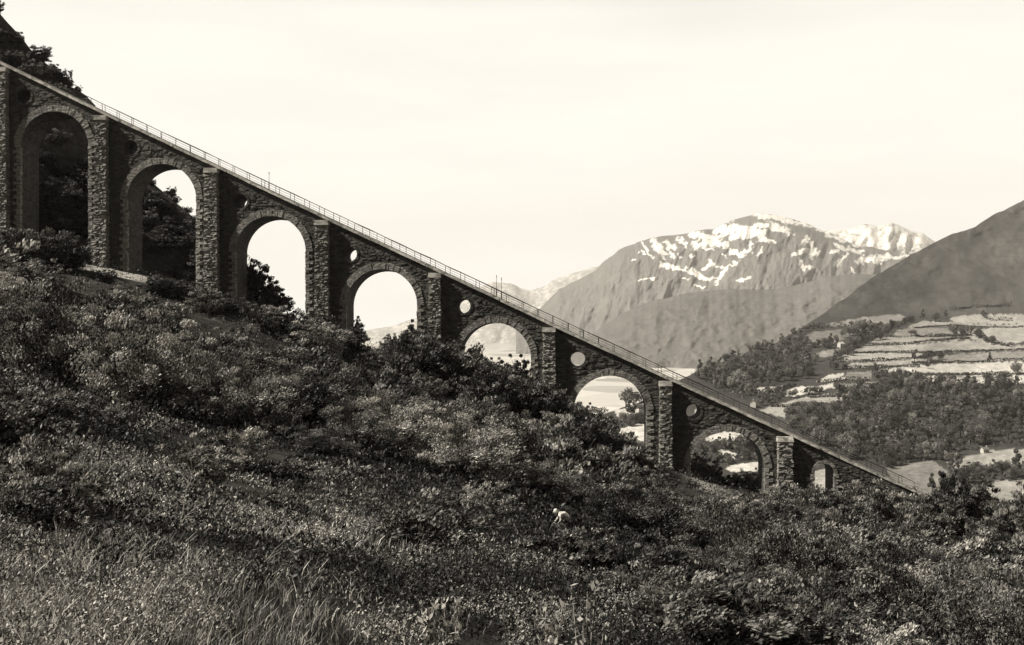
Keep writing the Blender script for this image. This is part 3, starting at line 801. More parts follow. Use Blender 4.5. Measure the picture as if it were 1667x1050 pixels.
# fields traced from the photograph (pixel outlines), each with its own crop tone
def fx(pts): return [(1220 + a / 3.97, 480 + b / 3.97) for a, b in pts]
FIELDS = [
    (0.22, fx([(490, 192), (730, 145), (970, 125), (1055, 155), (880, 188), (720, 200), (520, 208)])),
    (0.17, fx([(322, 285), (400, 240), (600, 222), (760, 222), (620, 285), (520, 315), (410, 335), (340, 312)])),
    (0.24, fx([(350, 405), (480, 362), (590, 342), (580, 380), (500, 402)])),
    (0.30, fx([(1020, 205), (1120, 165), (1280, 175), (1580, 195), (1900, 180), (1900, 215), (1570, 208), (1300, 198), (1060, 212)])),
    (0.34, fx([(1280, 150), (1420, 130), (1900, 120), (1900, 180), (1580, 190), (1330, 180)])),
    (0.22, fx([(930, 262), (960, 225), (1060, 212), (1280, 212), (1320, 258), (1060, 268)])),
    (0.33, fx([(1330, 240), (1570, 212), (1900, 210), (1900, 290), (1560, 330), (1440, 284)])),
    (0.27, fx([(740, 322), (860, 275), (1060, 272), (1330, 268), (1430, 282), (1050, 314)])),
    (0.30, fx([(640, 372), (740, 330), (1050, 320), (1440, 290), (1570, 330), (1900, 320), (1900, 350), (1130, 370), (830, 366)])),
    (0.36, fx([(560, 425), (610, 385), (830, 375), (1130, 380), (1100, 405), (880, 420), (640, 428)])),
    (0.24, fx([(1170, 420), (1210, 392), (1570, 366), (1900, 360), (1900, 425), (1300, 436)])),
    (0.33, fx([(600, 478), (660, 440), (900, 428), (1100, 414), (1170, 430), (1050, 445), (900, 462), (700, 472)])),
    (0.47, fx([(800, 492), (1000, 460), (1300, 442), (1570, 436), (1900, 430), (1900, 505), (1570, 512), (1050, 500)])),
    (0.50, fx([(1040, 560), (1120, 522), (1570, 520), (1900, 515), (1900, 570), (1300, 570)])),
    (0.20, fx([(620, 550), (630, 500), (790, 495), (790, 545)])),
    (0.48, fx([(430, 560), (520, 515), (612, 508), (618, 545), (500, 566)])),
    (0.48, fx([(5, 630), (60, 596), (235, 590), (180, 622)])),
    (0.55, fx([(235, 655), (250, 612), (330, 590), (430, 592), (545, 568), (545, 600), (440, 622), (300, 655)])),
    (0.20, fx([(560, 605), (580, 575), (830, 560), (830, 590), (700, 600)])),
    (0.32, fx([(140, 720), (330, 665), (500, 642), (700, 620), (840, 620), (640, 655), (560, 695), (320, 690), (240, 725), (230, 800), (60, 745)])),
    (0.20, [(1440, 762), (1480, 755), (1517, 749), (1535, 762), (1575, 790), (1560, 806), (1470, 806)]),
    (0.30, [(1540, 752), (1617, 733), (1800, 725), (1800, 750), (1617, 758), (1560, 765)]),
    (0.30, [(1565, 800), (1625, 783), (1800, 780), (1800, 810), (1600, 815)]),
    (0.55, [(1146, 712), (1180, 702), (1216, 708), (1210, 716), (1150, 718)]),
    (0.60, [(1164, 738), (1176, 732), (1215, 742), (1190, 748)]),
    (0.60, [(1180, 762), (1200, 755), (1248, 750), (1250, 766), (1190, 768)]),
    (0.36, [(1310, 768), (1372, 758), (1380, 800), (1312, 806)]),
    (0.60, [(1000, 700), (1040, 690), (1060, 692), (1060, 722), (1020, 712)]),
    (0.50, [(1000, 668), (1055, 655), (1065, 662), (1040, 672), (1005, 678)]),
    (0.50, [(1130, 668), (1145, 660), (1160, 668), (1140, 690)]),
]
WOODS = [
    ('rounded tree in the broad wood below the fields', 'broad wood below the fields', [(1282, 690), (1300, 672), (1380, 650), (1450, 622), (1540, 615), (1640, 605), (1760, 600), (1760, 722), (1617, 728), (1545, 745), (1500, 752), (1430, 758), (1380, 748), (1310, 715)], 148, (13, 21)),
    ('tree in the dark wood under the ridge, just right of the viaduct railing', 'dark wood under the ridge', [(1128, 612), (1200, 588), (1262, 562), (1300, 555), (1330, 585), (1325, 612), (1290, 622), (1245, 628), (1215, 652), (1180, 642)], 60, (13, 20)),
    ('tree on the skyline of the dark ridge running down to the viaduct', 'trees along the dark ridge', [(1122, 614), (1180, 590), (1262, 561), (1312, 532), (1330, 540), (1320, 556), (1262, 572), (1180, 600)], 26, (9, 14)),
    ('tree in the belt between the pale middle fields', 'belt between the middle fields', [(1222, 640), (1270, 632), (1278, 655), (1300, 640), (1330, 632), (1345, 640), (1290, 652), (1240, 662)], 18, (7, 11)),
    ('tree in the copse below the terraced fields', 'copse below the terraced fields', [(1412, 606), (1440, 600), (1500, 612), (1560, 622), (1617, 628), (1617, 640), (1500, 640), (1440, 630)], 26, (8, 13)),
    ('rounded tree standing by the lowest meadow at the right edge', 'trees by the lowest meadow', [(1535, 770), (1560, 762), (1640, 765), (1720, 760), (1720, 785), (1600, 790), (1545, 788)], 16, (9, 15)),
    ('tree seen through the last tall arch', 'trees seen through the last tall arch', [(1135, 726), (1165, 722), (1215, 722), (1250, 722), (1250, 738), (1180, 735), (1140, 745)], 16, (7, 12)),
    ('tree in the row along the pale meadow seen through the last tall arch', 'tree row seen through the last tall arch', [(1150, 752), (1240, 744), (1250, 752), (1180, 758)], 8, (6, 9)),
    ('small tree in the valley seen through the sixth arch', 'trees seen through the sixth arch', [(1010, 680), (1060, 672), (1064, 692), (1020, 694)], 10, (8, 15)),
]
def inside(px, py, poly):
    r = np.zeros(px.shape, bool); n = len(poly)
    for i in range(n):
        (x1, y1), (x2, y2) = poly[i], poly[(i + 1) % n]
        if y1 == y2: continue
        c = ((y1 > py) != (y2 > py)) & (px < (x2 - x1) * (py - y1) / (y2 - y1) + x1); r ^= c
    return r
alb = np.where(HPY < 500 + (fbm(HPX * .02, HPY * .03, 3) - .5) * 40, 0.062 + 0.05 * (fbm(HPX * .05, HPY * .09, 4) - .4), 0.08)
upper = HPY < 515
alb = np.where(upper, 0.058 + 0.07 * (fbm(HPX * .03 + 3, HPY * .05, 5) - .42) + .03 * (fbm(HPX * .25, HPY * .35, 3) - .5) + .03 * np.clip((HPX - 1450) / 200, 0, 1), 0.06)
wob = (fbm(HPX * .15, HPY * .15, 2) - .5) * 2.2
for lab, grp, poly, n, hh in (WOODS[0], WOODS[1], WOODS[2]): alb = np.where(inside(HPX, HPY, poly), .05, alb)
for a, poly in FIELDS:
    k = inside(HPX + wob, HPY + wob, poly); alb = np.where(k, min(a * 1.08, .6) * (0.68 + 0.62 * fbm(HPX * .12, HPY * .5, 3)), alb)
BR = 8
bk = np.linspace(0.06, 1, BR)[::-1]
Xb = np.stack([HX_[0] * (1 + 0.35 * b) for b in bk]); Yb = np.stack([HYg[0] * (1 + 0.35 * b) for b in bk]); Zb = np.stack([HZ_[0] - (HZ_[0] + 130) * b ** 1.3 for b in bk])
m = Mat('far_hillside')
at = m.attr('albedo'); n1 = m.noise(0.03, 7, rough=0.7); n2 = m.noise(0.2, 4)
f = m.math('MULTIPLY', at, m.math('ADD', m.math('MULTIPLY', n1, 0.9), m.math('ADD', m.math('MULTIPLY', n2, 1.0), 0.05)))
vm = m.n('ShaderNodeVectorMath', operation='SCALE'); vm.inputs[0].default_value = TINT; m.l(f, vm.inputs['Scale'])
m.color(vm.outputs[0]); m.rough(0.95, 0.1); m.bump(n1, 0.6, 6.0)
hm = grid_mesh('far_hillside', np.concatenate([Xb, HX_]), np.concatenate([Yb, HYg]), np.concatenate([Zb, HZ_]), attrs={'albedo': np.concatenate([np.full(Xb.shape, .08), alb])})
tag(link('far_hillside', hm, None, m.m), kind='structure')

# far trees: one mesh each (too small in the photograph to show parts), a wood mass under them
def far_tree_mesh(seed, H=12.0, w=10.5, n=1500, leaf=0.5):
    r = np.random.default_rng(seed); lob = r.normal(size=(9, 3)) * (w * .19, w * .19, H * .15) + (0, 0, H * .55)
    lt = r.random(9); li = r.integers(9, size=n); d = rdir(n, r); Cc = lob[li] + d * (w * .25) * r.uniform(.7, 1.03, (n, 1))
    L = leaf * r.uniform(.6, 1.3, n); V, Q = diamonds(Cc, L, L * .6, rdir(n, r), d + rdir(n, r) * .3 + (-.1, 0, .15))
    tone = np.clip(.25 + lt[li] * .4 + r.random(n) * .25, 0, 1)
    q = MB(); q.tube([(0, 0, -1), (0, 0, H * .6)], [.4, .2], 4)
    tv = np.array(q.v); tq = np.array([f for f in q.f if len(f) == 4]); 
    return np_mesh('far_tree', np.concatenate([V, tv]), np.concatenate([Q, tq + len(V)]), np.concatenate([tone, np.zeros(len(tq))]))
FT = [far_tree_mesh(100 + i) for i in range(5)] + [far_tree_mesh(110 + i, 15, 6.5) for i in range(2)]
for f in FT: f.materials.append(M_far_leaf)
def in_field(px, py): return any(inside(np.array([px]), np.array([py]), p)[0] for a, p in FIELDS)
def far_tree(px, py, H, lab, grp):
    p = hill(px, py); o = link('far_tree', FT[rng.integers(len(FT))]); o.location = p; k = H / 12; o.scale = (k * rng.uniform(.9, 1.2), k, k * rng.uniform(.85, 1.1)); o.rotation_euler = (0, 0, rng.uniform(0, 6.28))
    tag(o, lab, 'tree', grp)
pts_all = []; nft = 0; MASS = []
FTD = []
for f in FT:
    vv_ = np.empty(len(f.vertices) * 3, np.float32); f.vertices.foreach_get('co', vv_); qq = np.empty(len(f.loops), np.int32); f.loops.foreach_get('vertex_index', qq)
    tn = np.empty(len(f.polygons), np.float32); f.attributes['tone'].data.foreach_get('value', tn); FTD.append((vv_.reshape(-1, 3), qq.reshape(-1, 4), tn))
for lab, grp, poly, n, (h0, h1) in WOODS:
    a = np.array(poly); k = 0; tr = 0; mine = []
    area = 0.5 * abs(np.dot(a[:, 0], np.roll(a[:, 1], 1)) - np.dot(a[:, 1], np.roll(a[:, 0], 1)))
    dmin = math.sqrt(area / n) * 0.72
    while k < n and tr < 6000:
        tr += 1
        px, py = rng.uniform(a[:, 0].min(), a[:, 0].max()), rng.uniform(a[:, 1].min(), a[:, 1].max())
        if not inside(np.array([px]), np.array([py]), poly)[0] or in_field(px, py): continue
        if any((px - b) ** 2 + ((py - c) * 1.4) ** 2 < dmin * dmin for b, c in mine): continue
        mine.append((px, py)); k += 1
        if grp in ('dark wood under the ridge', 'trees along the dark ridge', 'copse below the terraced fields'): MASS.append((px, py, rng.uniform(h0, h1) * .88)); continue
        far_tree(px, py, rng.uniform(h0, h1) * .88, lab, grp); nft += 1
    # undersized growth filling the wood
    pts_all.append(poly)
Vs, Qs, Ts, off = [], [], [], 0
for px, py, H in MASS:                              # the farthest, smallest trees: one mass
    vv_, qq, tn = FTD[rng.integers(len(FTD))]; a_ = rng.uniform(0, 6.28); ca, sa_ = math.cos(a_), math.sin(a_); k_ = H / 12; p = hill(px, py)
    Vs.append(np.stack([(vv_[:, 0] * ca - vv_[:, 1] * sa_) * k_ + p.x, (vv_[:, 0] * sa_ + vv_[:, 1] * ca) * k_ + p.y, vv_[:, 2] * k_ + p.z], -1)); Qs.append(qq + off); Ts.append(np.clip(tn + rng.uniform(-.18, .18), 0, 1)); off += len(vv_)
tag(link('distant_wood', np_mesh('distant_wood', np.concatenate(Vs), np.concatenate(Qs), np.concatenate(Ts)), None, M_far_leaf), 'distant dark woods under the ridge and below the terraced fields', 'wood', kind='stuff')
SINGLES = [(1404, 541, 22, 'tall slim tree at the crossing of the upper hedges'), (1489, 588, 14, 'lone spreading tree halfway down the terraced fields'), (1530, 583, 10, 'smaller lone tree on the right terraces'), (1511, 598, 8, 'lone bush tree on the lowest terrace line'),
           (1425, 600, 9, 'lone round tree at the left end of a terrace hedge'), (1612, 588, 10, 'lone tree on the terraces at the right edge'), (1484, 545, 12, 'tree at the left tip of the pale oval field'),
           (1556, 548, 16, 'round tree at the right end of the pale oval field'), (1503, 520, 15, 'first dark tree of the row under the bare slope'), (1522, 522, 17, 'biggest dark tree in the row under the bare slope'), (1540, 516, 12, 'third dark tree of the row under the bare slope'), (1400, 630, 11, 'tree between the two lowest middle fields'), (1572, 655, 13, 'pale tree at the right rim of the broad wood'),
           (1035, 655, 14, 'low tree cluster on the ridge seen in the sixth arch'), (1019, 664, 22, 'tall dark tree on the valley rim seen in the sixth arch'), (1150, 610, 15, 'leftmost tree on the ridge beside the viaduct railing'), (1192, 585, 14, 'bump of a tree on the dark ridge')]
for pts, n, hh, lab in [([(1484, 524), (1440, 548), (1400, 562), (1366, 582)], 13, (9, 17), 'tree in the dark diagonal hedge above the terraces'),
                        ([(1372, 548), (1400, 545), (1428, 538)], 6, (9, 13), 'tree in the hedge just above the white farmhouse'),
                        ([(1300, 556), (1325, 566), (1345, 566), (1362, 560)], 8, (10, 16), 'tree on the lower rim of the second field'),
                        ([(1320, 534), (1352, 533), (1400, 531), (1432, 528)], 8, (6, 10), 'tree in the hedge at the foot of the topmost field'),
                        ([(1565, 545), (1590, 546), (1606, 556), (1617, 562)], 7, (8, 13), 'tree in the bushy hedge falling to the right edge'),
                        ([(1446, 760), (1480, 752), (1517, 746), (1546, 752)], 8, (6, 12), 'tree on the rim of the meadow at the lower end of the viaduct'),
                        ([(1520, 800), (1552, 790), (1572, 778)], 5, (6, 10), 'tree on the near corner of the meadow at the lower end of the viaduct'),
                        ([(1355, 590), (1375, 588), (1352, 600), (1372, 602)], 6, (7, 11), 'tree in the small clump below the white farmhouse')]:
    pa = np.array(pts, float); tq_ = np.linspace(0, len(pts) - 1, n)
    for t in tq_:
        far_tree(np.interp(t, range(len(pts)), pa[:, 0]) + rng.uniform(-3, 3), np.interp(t, range(len(pts)), pa[:, 1]) + rng.uniform(-1, 2), rng.uniform(*hh), lab, lab.replace('tree in', 'trees in').replace('tree on', 'trees on'))
for px, py, H, lab in SINGLES: far_tree(px, py + 2, H, lab, None)

r = np.random.default_rng(300); Cs = []
for poly, nn in zip(pts_all, (5200, 3200, 900, 500, 800, 400, 400, 200, 200)):
    a = np.array(poly); qx = r.uniform(a[:, 0].min(), a[:, 0].max(), nn); qy = r.uniform(a[:, 1].min(), a[:, 1].max(), nn)
    ok = inside(qx, qy, poly)
    for _, fp in FIELDS: ok &= ~inside(qx, qy, fp)
    qx, qy = qx[ok], qy[ok]; qY = hillY(qx, qy)
    Cs.append(np.stack([(qx - CX) / F * qY, qY, (CY - qy) / F * qY + r.uniform(.3, 6.5, len(qx))], -1))
Cs = np.concatenate(Cs)
n = len(Cs); L = r.uniform(.8, 2.2, n)
V, Q = diamonds(Cs, L, L * .7, rdir(n, r), rdir(n, r) + (0, -.3, .8))
tag(link('wood_undergrowth', np_mesh('wood_undergrowth', V, Q, r.random(n) * .7), None, M_far_leaf), 'low scrub and saplings filling the woods on the far hillside', 'undergrowth', kind='stuff')

def hedge(lab, pts, h=3.0, dens=1.0, name='hedgerow'):
    P3 = [hill(a, b) for a, b in pts]; Cs = []
    for p, q in zip(P3[:-1], P3[1:]):
        n = int((q - p).length * 6.0 * dens) + 1
        for t in r.random(n):
            c = p + (q - p) * t; hh = h * (0.35 + 1.1 * float(vnoise(c.x * .06, c.y * .06)))
            Cs.append((c.x + r.normal() * .7, c.y + r.normal() * .7, c.z + r.random() * hh))
    Cs = np.array(Cs); n = len(Cs); L = r.uniform(.6, 1.25, n)
    V, Q = diamonds(Cs, L, L * .65, rdir(n, r), rdir(n, r) + (0, -.3, .5))
    o = link(name, np_mesh(name, V - np.array(P3[0]), Q, r.random(n)), None, M_hedge); o.location = P3[0]; tag(o, lab, 'hedge')
HEDGES = [
    ('hedge along the foot of the topmost field', [(400, 218), (480, 212), (540, 210), (720, 202), (840, 195)], 7),
    ('thick diagonal hedge running down left from the row of dark trees', [(1060, 160), (980, 195), (900, 225), (830, 255), (740, 300), (660, 350), (590, 390), (540, 430)], 9),
    ('hedge above the white farmhouse', [(600, 262), (700, 255), (760, 250), (840, 235)], 10),
    ('hedge on the left rim of the second field', [(325, 320), (420, 340), (500, 325), (560, 320)], 9),
    ('thin hedge across the top right fields', [(1060, 215), (1300, 200), (1570, 210), (1800, 212)], 2.5),
    ('curved hedge under the pale oval field', [(1060, 255), (1100, 272), (1200, 272), (1330, 266), (1440, 262)], 4),
    ('bushy hedge falling towards the right edge', [(1370, 262), (1440, 250), (1490, 265), (1530, 295), (1570, 315), (1700, 340)], 9),
    ('uppermost thin terrace hedge', [(740, 326), (830, 326), (1050, 318), (1330, 286), (1430, 284)], 3),
    ('second thin terrace hedge', [(600, 382), (750, 376), (830, 372), (1130, 376), (1570, 362), (1800, 355)], 3),
    ('third terrace hedge with a dark middle', [(560, 432), (880, 426), (1100, 410), (1210, 390)], 4),
    ('dark terrace hedge at the right of the lone spreading tree', [(1050, 443), (1200, 440), (1570, 432), (1800, 425)], 3.5),
    ('lowest thin terrace hedge', [(600, 480), (700, 474), (900, 464), (1100, 470)], 3.5),
    ('hedge at the lower rim of the terraces', [(1100, 520), (1300, 520), (1570, 514), (1800, 512)], 3),
    ('hedge between the brightest field and the grey field', [(430, 565), (500, 568), (620, 550), (700, 555), (780, 550)], 4),
    ('hedge under the white triangular field', [(10, 632), (180, 625), (240, 600), (300, 590)], 4),
    ('dark hedge along the lower middle field', [(560, 610), (700, 602), (830, 596)], 5),
    ('hedge line crossing the long lower field', [(380, 668), (520, 660), (640, 652)], 3),
    ('hedge along the meadow seen above the lower railing', [(140, 725), (260, 722), (330, 715)], 4),
    ('hedge in front of the copse at the right edge', [(1500, 130), (1540, 160), (1580, 165), (1700, 170)], 9),
    ('hedge climbing along the upper right field', [(1290, 100), (1350, 95), (1440, 85), (1570, 80), (1700, 70)], 6),
]
for lab, pts, h in HEDGES: hedge(lab, fx(pts), h * 1.05)

# farmhouses
M_house = plain('limewash', 0.55, 0.9, 0.2, 0.1); M_roof = plain('slate_roof', 0.16, 0.7, 0.3, 0.2); M_win = plain('window_glass', 0.03, 0.2, 0.5, 0.1)
def house(px, py, L, Wd, H, rz, lab, pale=False):
    p = hill(px, py); o = tag(empty('farmhouse', (p.x, p.y, p.z - 0.5), rz), lab, 'house')
    q = MB(); x, y = L / 2, Wd / 2; g = H + Wd * .42
    q.add([(-x, -y, -2), (x, -y, -2), (x, y, -2), (-x, y, -2), (-x, -y, H), (x, -y, H), (x, y, H), (-x, y, H), (-x, 0, g), (x, 0, g)],
          [(0, 1, 5, 4), (1, 2, 6, 9, 5), (2, 3, 7, 6), (3, 0, 4, 8, 7), (3, 2, 1, 0)])
    q.build('wall', M_house, o)
    q = MB(); e = .4; zz = H - e * .84 * .5
    for sg in (-1, 1):
        q.hexa([(-x - e, sg * (y + e), zz), (x + e, sg * (y + e), zz), (x + e, 0, g + .02), (-x - e, 0, g + .02), (-x - e, sg * (y + e), zz + .22), (x + e, sg * (y + e), zz + .22), (x + e, 0, g + .24), (-x - e, 0, g + .24)])
    rf = q.build('roof', M_house if pale else M_roof, o)
    q = MB(); q.box(x * .5, x * .5 + .7, -.35, .35, g - .4, g + 1.2); q.build('chimney', M_house, rf)
    for k in (-.5, 0.05, .5):
        q = MB(); q.box(x * k - .45, x * k + .45, -y - .06, -y + .05, H * .4, H * .4 + 1.3); q.build('window', M_win, o)
    q = MB(); q.box(x * .75 - .5, x * .75 + .5, -y - .06, -y + .05, -0.2, 2.1); q.build('door', M_bark, o)
house(1369, 565, 8, 6, 5, 0.5, 'small white farmhouse among trees beside the diagonal hedge', True)
house(1226, 662, 7, 5.5, 4.5, 1.3, 'little white gabled house just above the viaduct railing')
house(1603, 737, 5, 4, 3.2, 0.2, 'small white barn by the pale meadow at the right edge')
house(1419, 648, 6, 5, 4, 0.9, 'tiny white house half hidden in the broad wood')
house(1019, 684, 6.5, 5, 4.5, 0.8, 'left of two white houses seen through the sixth arch', True)
house(1031, 685, 5.5, 4.5, 4.5, 0.2, 'right of two white houses seen through the sixth arch', True)

# ------------------------------------------------------------------ mountains
def mountain(name, RD, base, Yr, Yb, relief, gscale, seed, snow=None, alb0=0.11, rock=0.35, step=2.0, rows=150, asp=.45):
    RD = np.array(RD, float); cp = np.arange(RD[0, 0], RD[-1, 0] + .1, step); tt = np.linspace(0, 1, rows)
    rg = np.interp(cp, RD[:, 0], RD[:, 1]) + (fbm(cp * .06, cp * 0 + seed, 4) - .5) * 5
    PX = np.repeat(cp[None], rows, 0); PY = rg[None] + (base - rg[None]) * (tt[:, None] ** 1.2)
    rid = 1 - np.abs(fbm(PX * gscale + PY * gscale * .35, PY * gscale * asp - PX * gscale * .12, 5, seed) * 2 - 1) * 1.6
    YY = Yr + (Yb - Yr) * (tt[:, None] ** .85) - relief * (rid - .5) * np.clip(tt[:, None] * 6, .15, 1)
    X = (PX - CX) / F * YY; Z = (CY - PY) / F * YY
    sn = snow(PX, PY) if snow is not None else np.zeros_like(PX)
    bk = np.linspace(1, .05, 6)
    Xb = np.stack([X[0] * (1 + .07 * b) for b in bk]); Yb_ = np.stack([YY[0] * (1 + .07 * b) for b in bk]); Zb = np.stack([Z[0] - (Z[0] + 130) * b ** 1.2 for b in bk])
    me = grid_mesh(name, np.concatenate([Xb, X]), np.concatenate([Yb_, YY]), np.concatenate([Zb, Z]), attrs={'snow': np.concatenate([np.zeros_like(Xb), sn])})
    m = Mat(name)
    n1 = m.noise(0.004, 9, rough=.72); n2 = m.noise(0.012, 7, rough=.75)
    n3 = m.noise(0.03, 8, rough=.7)
    col = m.ramp(m.math('ADD', m.math('MULTIPLY', n1, .5), m.math('MULTIPLY', n3, .5)), [(.34, alb0 * .68), (.66, alb0 * 1.32)])
    sm = m.math('ADD', m.attr('snow'), m.math('MULTIPLY', m.math('SUBTRACT', n2, .5), 1.5))
    mr = m.n('ShaderNodeMapRange'); mr.inputs['From Min'].default_value = .36; mr.inputs['From Max'].default_value = .64; m.l(sm, mr.inputs['Value'])
    mm = m.n('ShaderNodeMix', data_type='RGBA'); m.l(mr.outputs[0], mm.inputs[0]); m.l(col, mm.inputs[6]); mm.inputs[7].default_value = grey(.88)
    m.color(mm.outputs[2]); m.rough(.95, .1); m.bump(n1, .5, 25)
    tag(link(name, me, None, m.m), kind='structure')
c6 = lambda pts: [(860 + a / 3.282, 320 + b / 3.282) for a, b in pts]
c7 = lambda pts: [(1220 + a / 3.28, 320 + b / 3.28) for a, b in pts]
STROKES = [(c6(p), w / 3.28 / 2) for p, w in [
    ([(610, 250), (665, 325)], 13), ([(670, 242), (720, 310)], 36), ([(730, 242), (770, 320)], 20), ([(740, 250), (790, 275)], 26), ([(812, 222), (840, 270)], 20), ([(880, 205), (990, 220)], 38), ([(890, 262), (1000, 240)], 42),
    ([(990, 190), (1050, 150)], 24), ([(1040, 200), (1100, 170)], 44), ([(1100, 212), (1220, 182)], 46), ([(1130, 170), (1290, 150)], 20), ([(1215, 100), (1330, 112), (1500, 158)], 26), ([(1300, 150), (1390, 195)], 36), ([(1150, 212), (1240, 190)], 34),
    ([(1000, 240), (1060, 262)], 30), ([(1090, 290), (1130, 312), (1180, 290), (1190, 245)], 22), ([(705, 360), (800, 385), (880, 405), (940, 440), (985, 440)], 24), ([(850, 375), (910, 405)], 20), ([(965, 345), (990, 375), (1060, 375), (1020, 430), (1000, 475)], 17),
    ([(930, 390), (990, 360)], 18), ([(590, 455), (680, 435)], 9), ([(1115, 455), (1185, 430)], 18), ([(890, 475), (940, 485)], 10), ([(820, 435), (860, 440)], 9), ([(550, 345), (575, 335)], 8), ([(600, 290), (620, 305)], 12), ([(860, 320), (900, 325)], 10), ([(940, 280), (1000, 275)], 10), ([(1040, 300), (1060, 330)], 8), ([(760, 300), (770, 330)], 10), ([(800, 310), (815, 325)], 8),
    ([(1240, 222), (1310, 236)], 24), ([(1220, 322), (1250, 270)], 10), ([(1490, 230), (1470, 250)], 30), ([(1420, 310), (1480, 290), (1540, 290), (1520, 320)], 24), ([(1450, 340), (1470, 390), (1500, 375)], 18), ([(1510, 250), (1540, 300)], 25), ([(1610, 295), (1650, 290)], 14), ([(1060, 375), (1140, 345)], 8)]]
STROKES += [(c7(p), w / 3.28 / 2) for p, w in [([(430, 295), (470, 295)], 14), ([(455, 262), (600, 302)], 20), ([(520, 300), (460, 372)], 20), ([(590, 342), (740, 318)], 32), ([(660, 348), (860, 308)], 22), ([(540, 385), (582, 402)], 12), ([(300, 130), (420, 205), (600, 262)], 22), ([(480, 200), (560, 215)], 16)]]
def snow_main(PX, PY):
    wx = PX + (fbm(PX * .16, PY * .16, 4) - .5) * 14; wy = PY + (fbm(PX * .16 + 30, PY * .16, 4) - .5) * 11
    s = np.zeros_like(PX)
    for pts, w in STROKES:
        for (x1, y1), (x2, y2) in zip(pts[:-1], pts[1:]):
            t = np.clip(((wx - x1) * (x2 - x1) + (wy - y1) * (y2 - y1)) / ((x2 - x1) ** 2 + (y2 - y1) ** 2), 0, 1)
            d = np.hypot(wx - x1 - t * (x2 - x1), wy - y1 - t * (y2 - y1)); s = np.maximum(s, np.clip(1.0 - 0.5 * d / w, 0, 1))
    st = fbm(PX * .35 + PY * .2, PY * .10 - PX * .03, 3); hgt_ = np.clip((440 - PY) / 60, 0, 1)
    return np.clip(s * (.40 + 1.0 * st) + .34 * hgt_ * (st - .25), 0, 1)
mountain('snow_mountain', [(840, 520), (880, 500), (909, 471), (945, 455), (967, 442), (976, 433), (1006, 408), (1037, 393), (1085, 384), (1128, 378), (1165, 372), (1189, 360), (1235, 347), (1265, 350), (1296, 358), (1326, 370), (1360, 384), (1400, 400), (1440, 406), (1500, 420), (1580, 440), (1700, 470)], 640, 8000, 5200, 125, .034, 3, snow_main, .19, step=1.25, rows=240)
mountain('dark_foothill', [(900, 600), (940, 565), (976, 534), (1010, 513), (1043, 497), (1085, 484), (1134, 474), (1195, 470), (1245, 472), (1290, 466), (1340, 452), (1400, 446), (1500, 448), (1700, 455)], 660, 4600, 3300, 45, .03, 7, None, .15, asp=1.2)
def snow_far(PX, PY): return 0.25 + 0.55 * fbm(PX * .07, PY * .12, 4) + 0.12 * np.clip((420 - PY) / 40, 0, 1)
mountain('far_snow_range', [(1280, 400), (1320, 380), (1366, 374), (1390, 371), (1409, 364), (1430, 367), (1452, 361), (1482, 374), (1503, 380), (1530, 400), (1600, 420), (1700, 440)], 575, 12500, 10500, 260, .04, 4, snow_far, .14, rows=90)
def snow_left(PX, PY): return 0.26 + 0.3 * fbm(PX * .09, PY * .09, 4)
mountain('far_left_range', [(560, 545), (640, 530), (720, 505), (760, 482), (800, 458), (830, 462), (862, 472), (885, 466), (910, 452), (950, 440), (975, 434), (1000, 430), (1060, 440), (1120, 470)], 590, 15600, 14200, 55, .03, 5, snow_left, .40, rows=90)

# ------------------------------------------------------------------ the person crouching on the heath
def skin_mesh(name, joints, edges, sub=2):
    me = bpy.data.meshes.new(name); me.from_pydata([j[0] for j in joints], edges, []); me.update()
    o = bpy.data.objects.new(name, me); C.objects.link(o)
    mod = o.modifiers.new('skin', 'SKIN'); mod.use_smooth_shade = True
    for v, j in zip(me.skin_vertices[0].data, joints): v.radius = (j[1], j[1]) if not hasattr(j[1], '__len__') else j[1]
    me.skin_vertices[0].data[0].use_root = True
    o.modifiers.new('sub', 'SUBSURF').levels = sub; o.modifiers['sub'].render_levels = sub
    bpy.context.view_layer.update()
    m2 = bpy.data.meshes.new_from_object(o.evaluated_get(bpy.context.evaluated_depsgraph_get())); m2.name = name
    bpy.data.objects.remove(o); m2.materials.clear()
    return m2
M_skin = plain('skin', 0.52, 0.6, 0.3, 0.05); M_shirt = plain('white_cotton', 0.72, 0.9, 0.2, 0.04); M_trs = plain('dark_cloth', 0.03, 0.9, 0.2, 0.2); M_hair = plain('fair_hair', 0.62, 0.7, 0.3, 0.2)
xg = XP; zg = gz(xg, YP)
per = tag(empty('person', (xg, YP, zg)), 'person in white shirt and dark trousers crouching over the heath, reaching down leftwards', 'person')
# local frame: x to the right of the picture, -y towards the camera; they face left and half towards the camera
pel = (0.12, 0.0, 0.52)
J = [(pel, 0.13), ((0.02, -.02, .66), .125), ((-.12, -.05, .77), .135), ((-.25, -.08, .84), .12),            # 0-3 pelvis .. chest top
     ((-.33, -.10, .88), .055), ((-.39, -.12, .91), .085), ((-.46, -.16, .91), .10), ((-.52, -.20, .86), .06),  # neck, head back, head, chin
     ((-.24, .10, .80), .065), ((-.34, .13, .60), .045), ((-.50, .02, .42), .036), ((-.55, -.01, .37), .032),   # far arm
     ((-.26, -.26, .80), .065), ((-.24, -.36, .58), .046), ((-.42, -.36, .42), .037), ((-.48, -.36, .38), .033),  # near arm
     ((.10, .11, .48), .10), ((-.22, .16, .44), .075), ((.02, .17, .10), .05), ((-.12, .18, .05), .04),          # far leg
     ((.10, -.12, .48), .10), ((-.20, -.20, .40), .075), ((.06, -.19, .09), .05), ((-.09, -.20, .05), .04)]      # near leg
